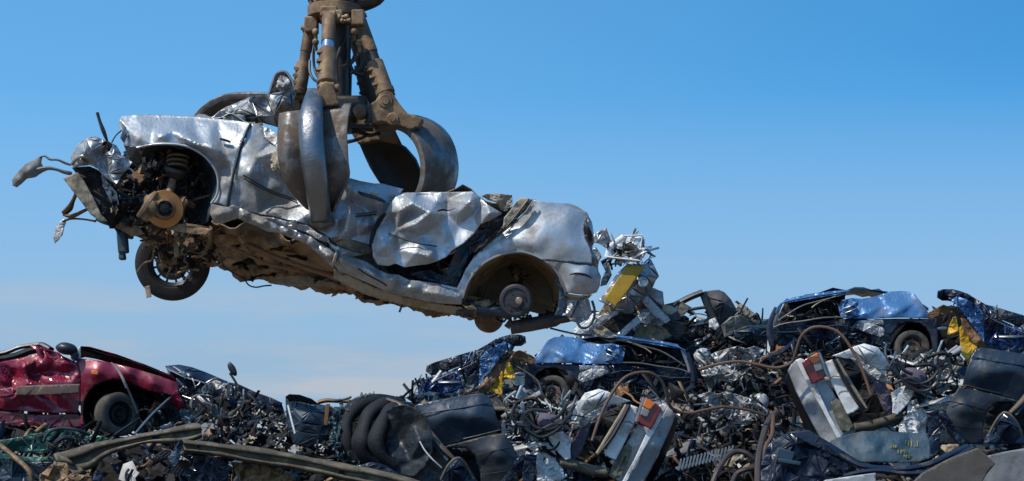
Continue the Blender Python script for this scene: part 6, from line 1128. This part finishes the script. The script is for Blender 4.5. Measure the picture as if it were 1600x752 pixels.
o = sheet('pale_grey_panel', [(1520,765,.0),(1530,740,.0),(1545,722,.0),(1539,713,.0),(1570,706,.0),(1605,700,.0),(1660,692,.0),(1660,765,.0)], D-.6, material('dusty_grey_paint', (.22,.22,.22), .1, .5, .1, .6, (.11,.10,.085), 3), None, h=4, amp=.015, L=60, seed=6, thick=.01); tag(o, 'pale grey smooth car panel in the bottom right corner', 'car panel')
o = sheet('pale_strip', [(1268,765,.0),(1290,750,.0),(1330,744,.0),(1368,739,.0),(1369,765,.0)], D-.9, ltgrey, None, h=4, amp=.015, L=60, seed=7, thick=.01); tag(o, 'pale grey narrow panel at the bottom edge below the blue bonnet', 'car panel')
# hoses, lower middle
for pts, r, lb in (([(1214,644,23),(1200,660,22.8),(1192,684,22.5),(1186,710,22.2),(1184,735,22),(1184,765,21.8)], .04, 'thick dark hose hanging down left of the navy door panel'),
    ([(1208,650,22.9),(1206,680,22.5),(1196,700,22.3),(1194,730,22),(1190,765,21.9)], .026, 'second brown hose hanging just right of the thick dark hose'),
    ([(1110,765,21.9),(1120,738,22),(1135,715,22.2),(1150,706,22.3),(1165,708,22.3),(1178,718,22.3)], .032, 'grey hose arching low in the bottom middle'),
    ([(1140,765,21.8),(1150,742,22),(1165,734,22),(1182,732,22.1)], .03, 'short hose bending beneath the low grey hose')):
    tubeobj('bent_hose', lb, 'hose', pts, r, hose_m if 'brown' in lb else material('dark_hose', (.05,.038,.033), .1, .5, .1, .5), up=6)
mb = MB()
for k in range(16): mb.box(V(1062+k*5.4, 726-k*1.4, 22.4), (.018,.03,.14), Euler((0,.25,0)).to_matrix())
mb.box(V(1102,720,22.45), (.72,.04,.03), Euler((0,-.25,0)).to_matrix()); tag(mb.build('radiator_comb', [bare]), 'toothed metal comb strip right of the middle white car tail', 'scrap', None)
# loose countable scraps
rnd = random.Random(500)
KINDS = (('steel_pipe', 'thin bent steel pipe lying loose among the scrap', 'pipe', 'thin bent pipes in the heap', 14, [grabm, blackp, rust]),
         ('metal_strip', 'narrow twisted metal strip lying loose among the scrap', 'metal strip', 'twisted strips in the heap', 30, [dark_mats[7], black, dark_mats[8], navy, denim, under]),
         ('metal_plate', 'small buckled metal plate lying loose among the scrap', 'metal plate', 'buckled plates in the heap', 46, [dark_mats[7], navy, bluedk, dark_mats[8], under2, brownp, denim, black]))
for nm, lb, ct, gr, n, ms in KINDS:
    c = 0
    while c < n:
        x = rnd.uniform(10, 1590); y = rnd.uniform(560, 745)
        if not inside(np.array([[x, y]]), SH)[0] or y < crest(x)+15: continue
        p = V(x, y, dsurf(x, y)-.25); s = rnd.uniform(.25, .7)
        q = Vector((rnd.gauss(0, 1), rnd.gauss(0, .4), rnd.gauss(0, .55))).normalized(); mb = MB()
        jit = lambda a: Vector((rnd.gauss(0, a), rnd.gauss(0, a), rnd.gauss(0, a)))
        if nm == 'steel_pipe': mb.tube([p-q*s*.5, p-q*s*.2+jit(.03), p+q*s*.2+jit(.05), p+q*s*.5+jit(.08)], rnd.uniform(.012, .028), 8, up=5); o = mb.build(nm, [rnd.choice(ms)])
        elif nm == 'metal_strip': mb.tube([p-q*s*.4, p-q*s*.15+jit(.05), p+q*s*.15+jit(.06), p+q*s*.4+jit(.05)], [rnd.uniform(.02, .06) for _ in range(4)], 6, up=5, flat=.22); o = mb.build(nm, [rnd.choice(ms)])
        else: mb.plate(p, rnd.uniform(.2, .5), rnd.uniform(.12, .28), rrot(rnd, 1.2) @ Euler((1.2, 0, 0)).to_matrix(), rnd.random(), 0, .22, 8, 6); o = mb.build(nm, [rnd.choice(ms)], thick=.005, sub=1)
        tag(o, lb, ct, gr); c += 1

# ------------------------------------------------------------------ every separate piece a part of its own
def split_parts(names):
    for o in list(bpy.data.objects):
        if o.type != 'MESH' or o.name.split('.')[0] not in names or o.get('kind'): continue
        bm = bmesh.new(); bm.from_mesh(o.data); seen = set(); groups = []
        for f in bm.faces:
            if f.index in seen: continue
            st = [f]; seen.add(f.index); g = []
            while st:
                q = st.pop(); g.append(q.index)
                for e in q.edges:
                    for l in e.link_faces:
                        if l.index not in seen: seen.add(l.index); st.append(l)
            groups.append(set(g))
        bm.free()
        if len(groups) < 2: continue
        src = o.data
        for i, g in enumerate(groups):
            me = src.copy(); b2 = bmesh.new(); b2.from_mesh(me); b2.faces.ensure_lookup_table()
            bmesh.ops.delete(b2, geom=[f for f in b2.faces if f.index not in g], context='FACES'); b2.to_mesh(me); b2.free()
            if i == 0: o.data = me
            else:
                c = o.copy(); c.data = me; scene.collection.objects.link(c)
split_parts({'brake_caliper', 'crown_lug', 'dangling_cable', 'hose_fitting', 'hydraulic_hose', 'tie_rod', 'exhaust_pipe', 'torn_cable', 'wiper_stub', 'rubber_hoses', 'bent_pillar', 'claw_pin', 'lower_bracket', 'door_moulding', 'rubber_seal', 'bent_trim', 'crease_line'})
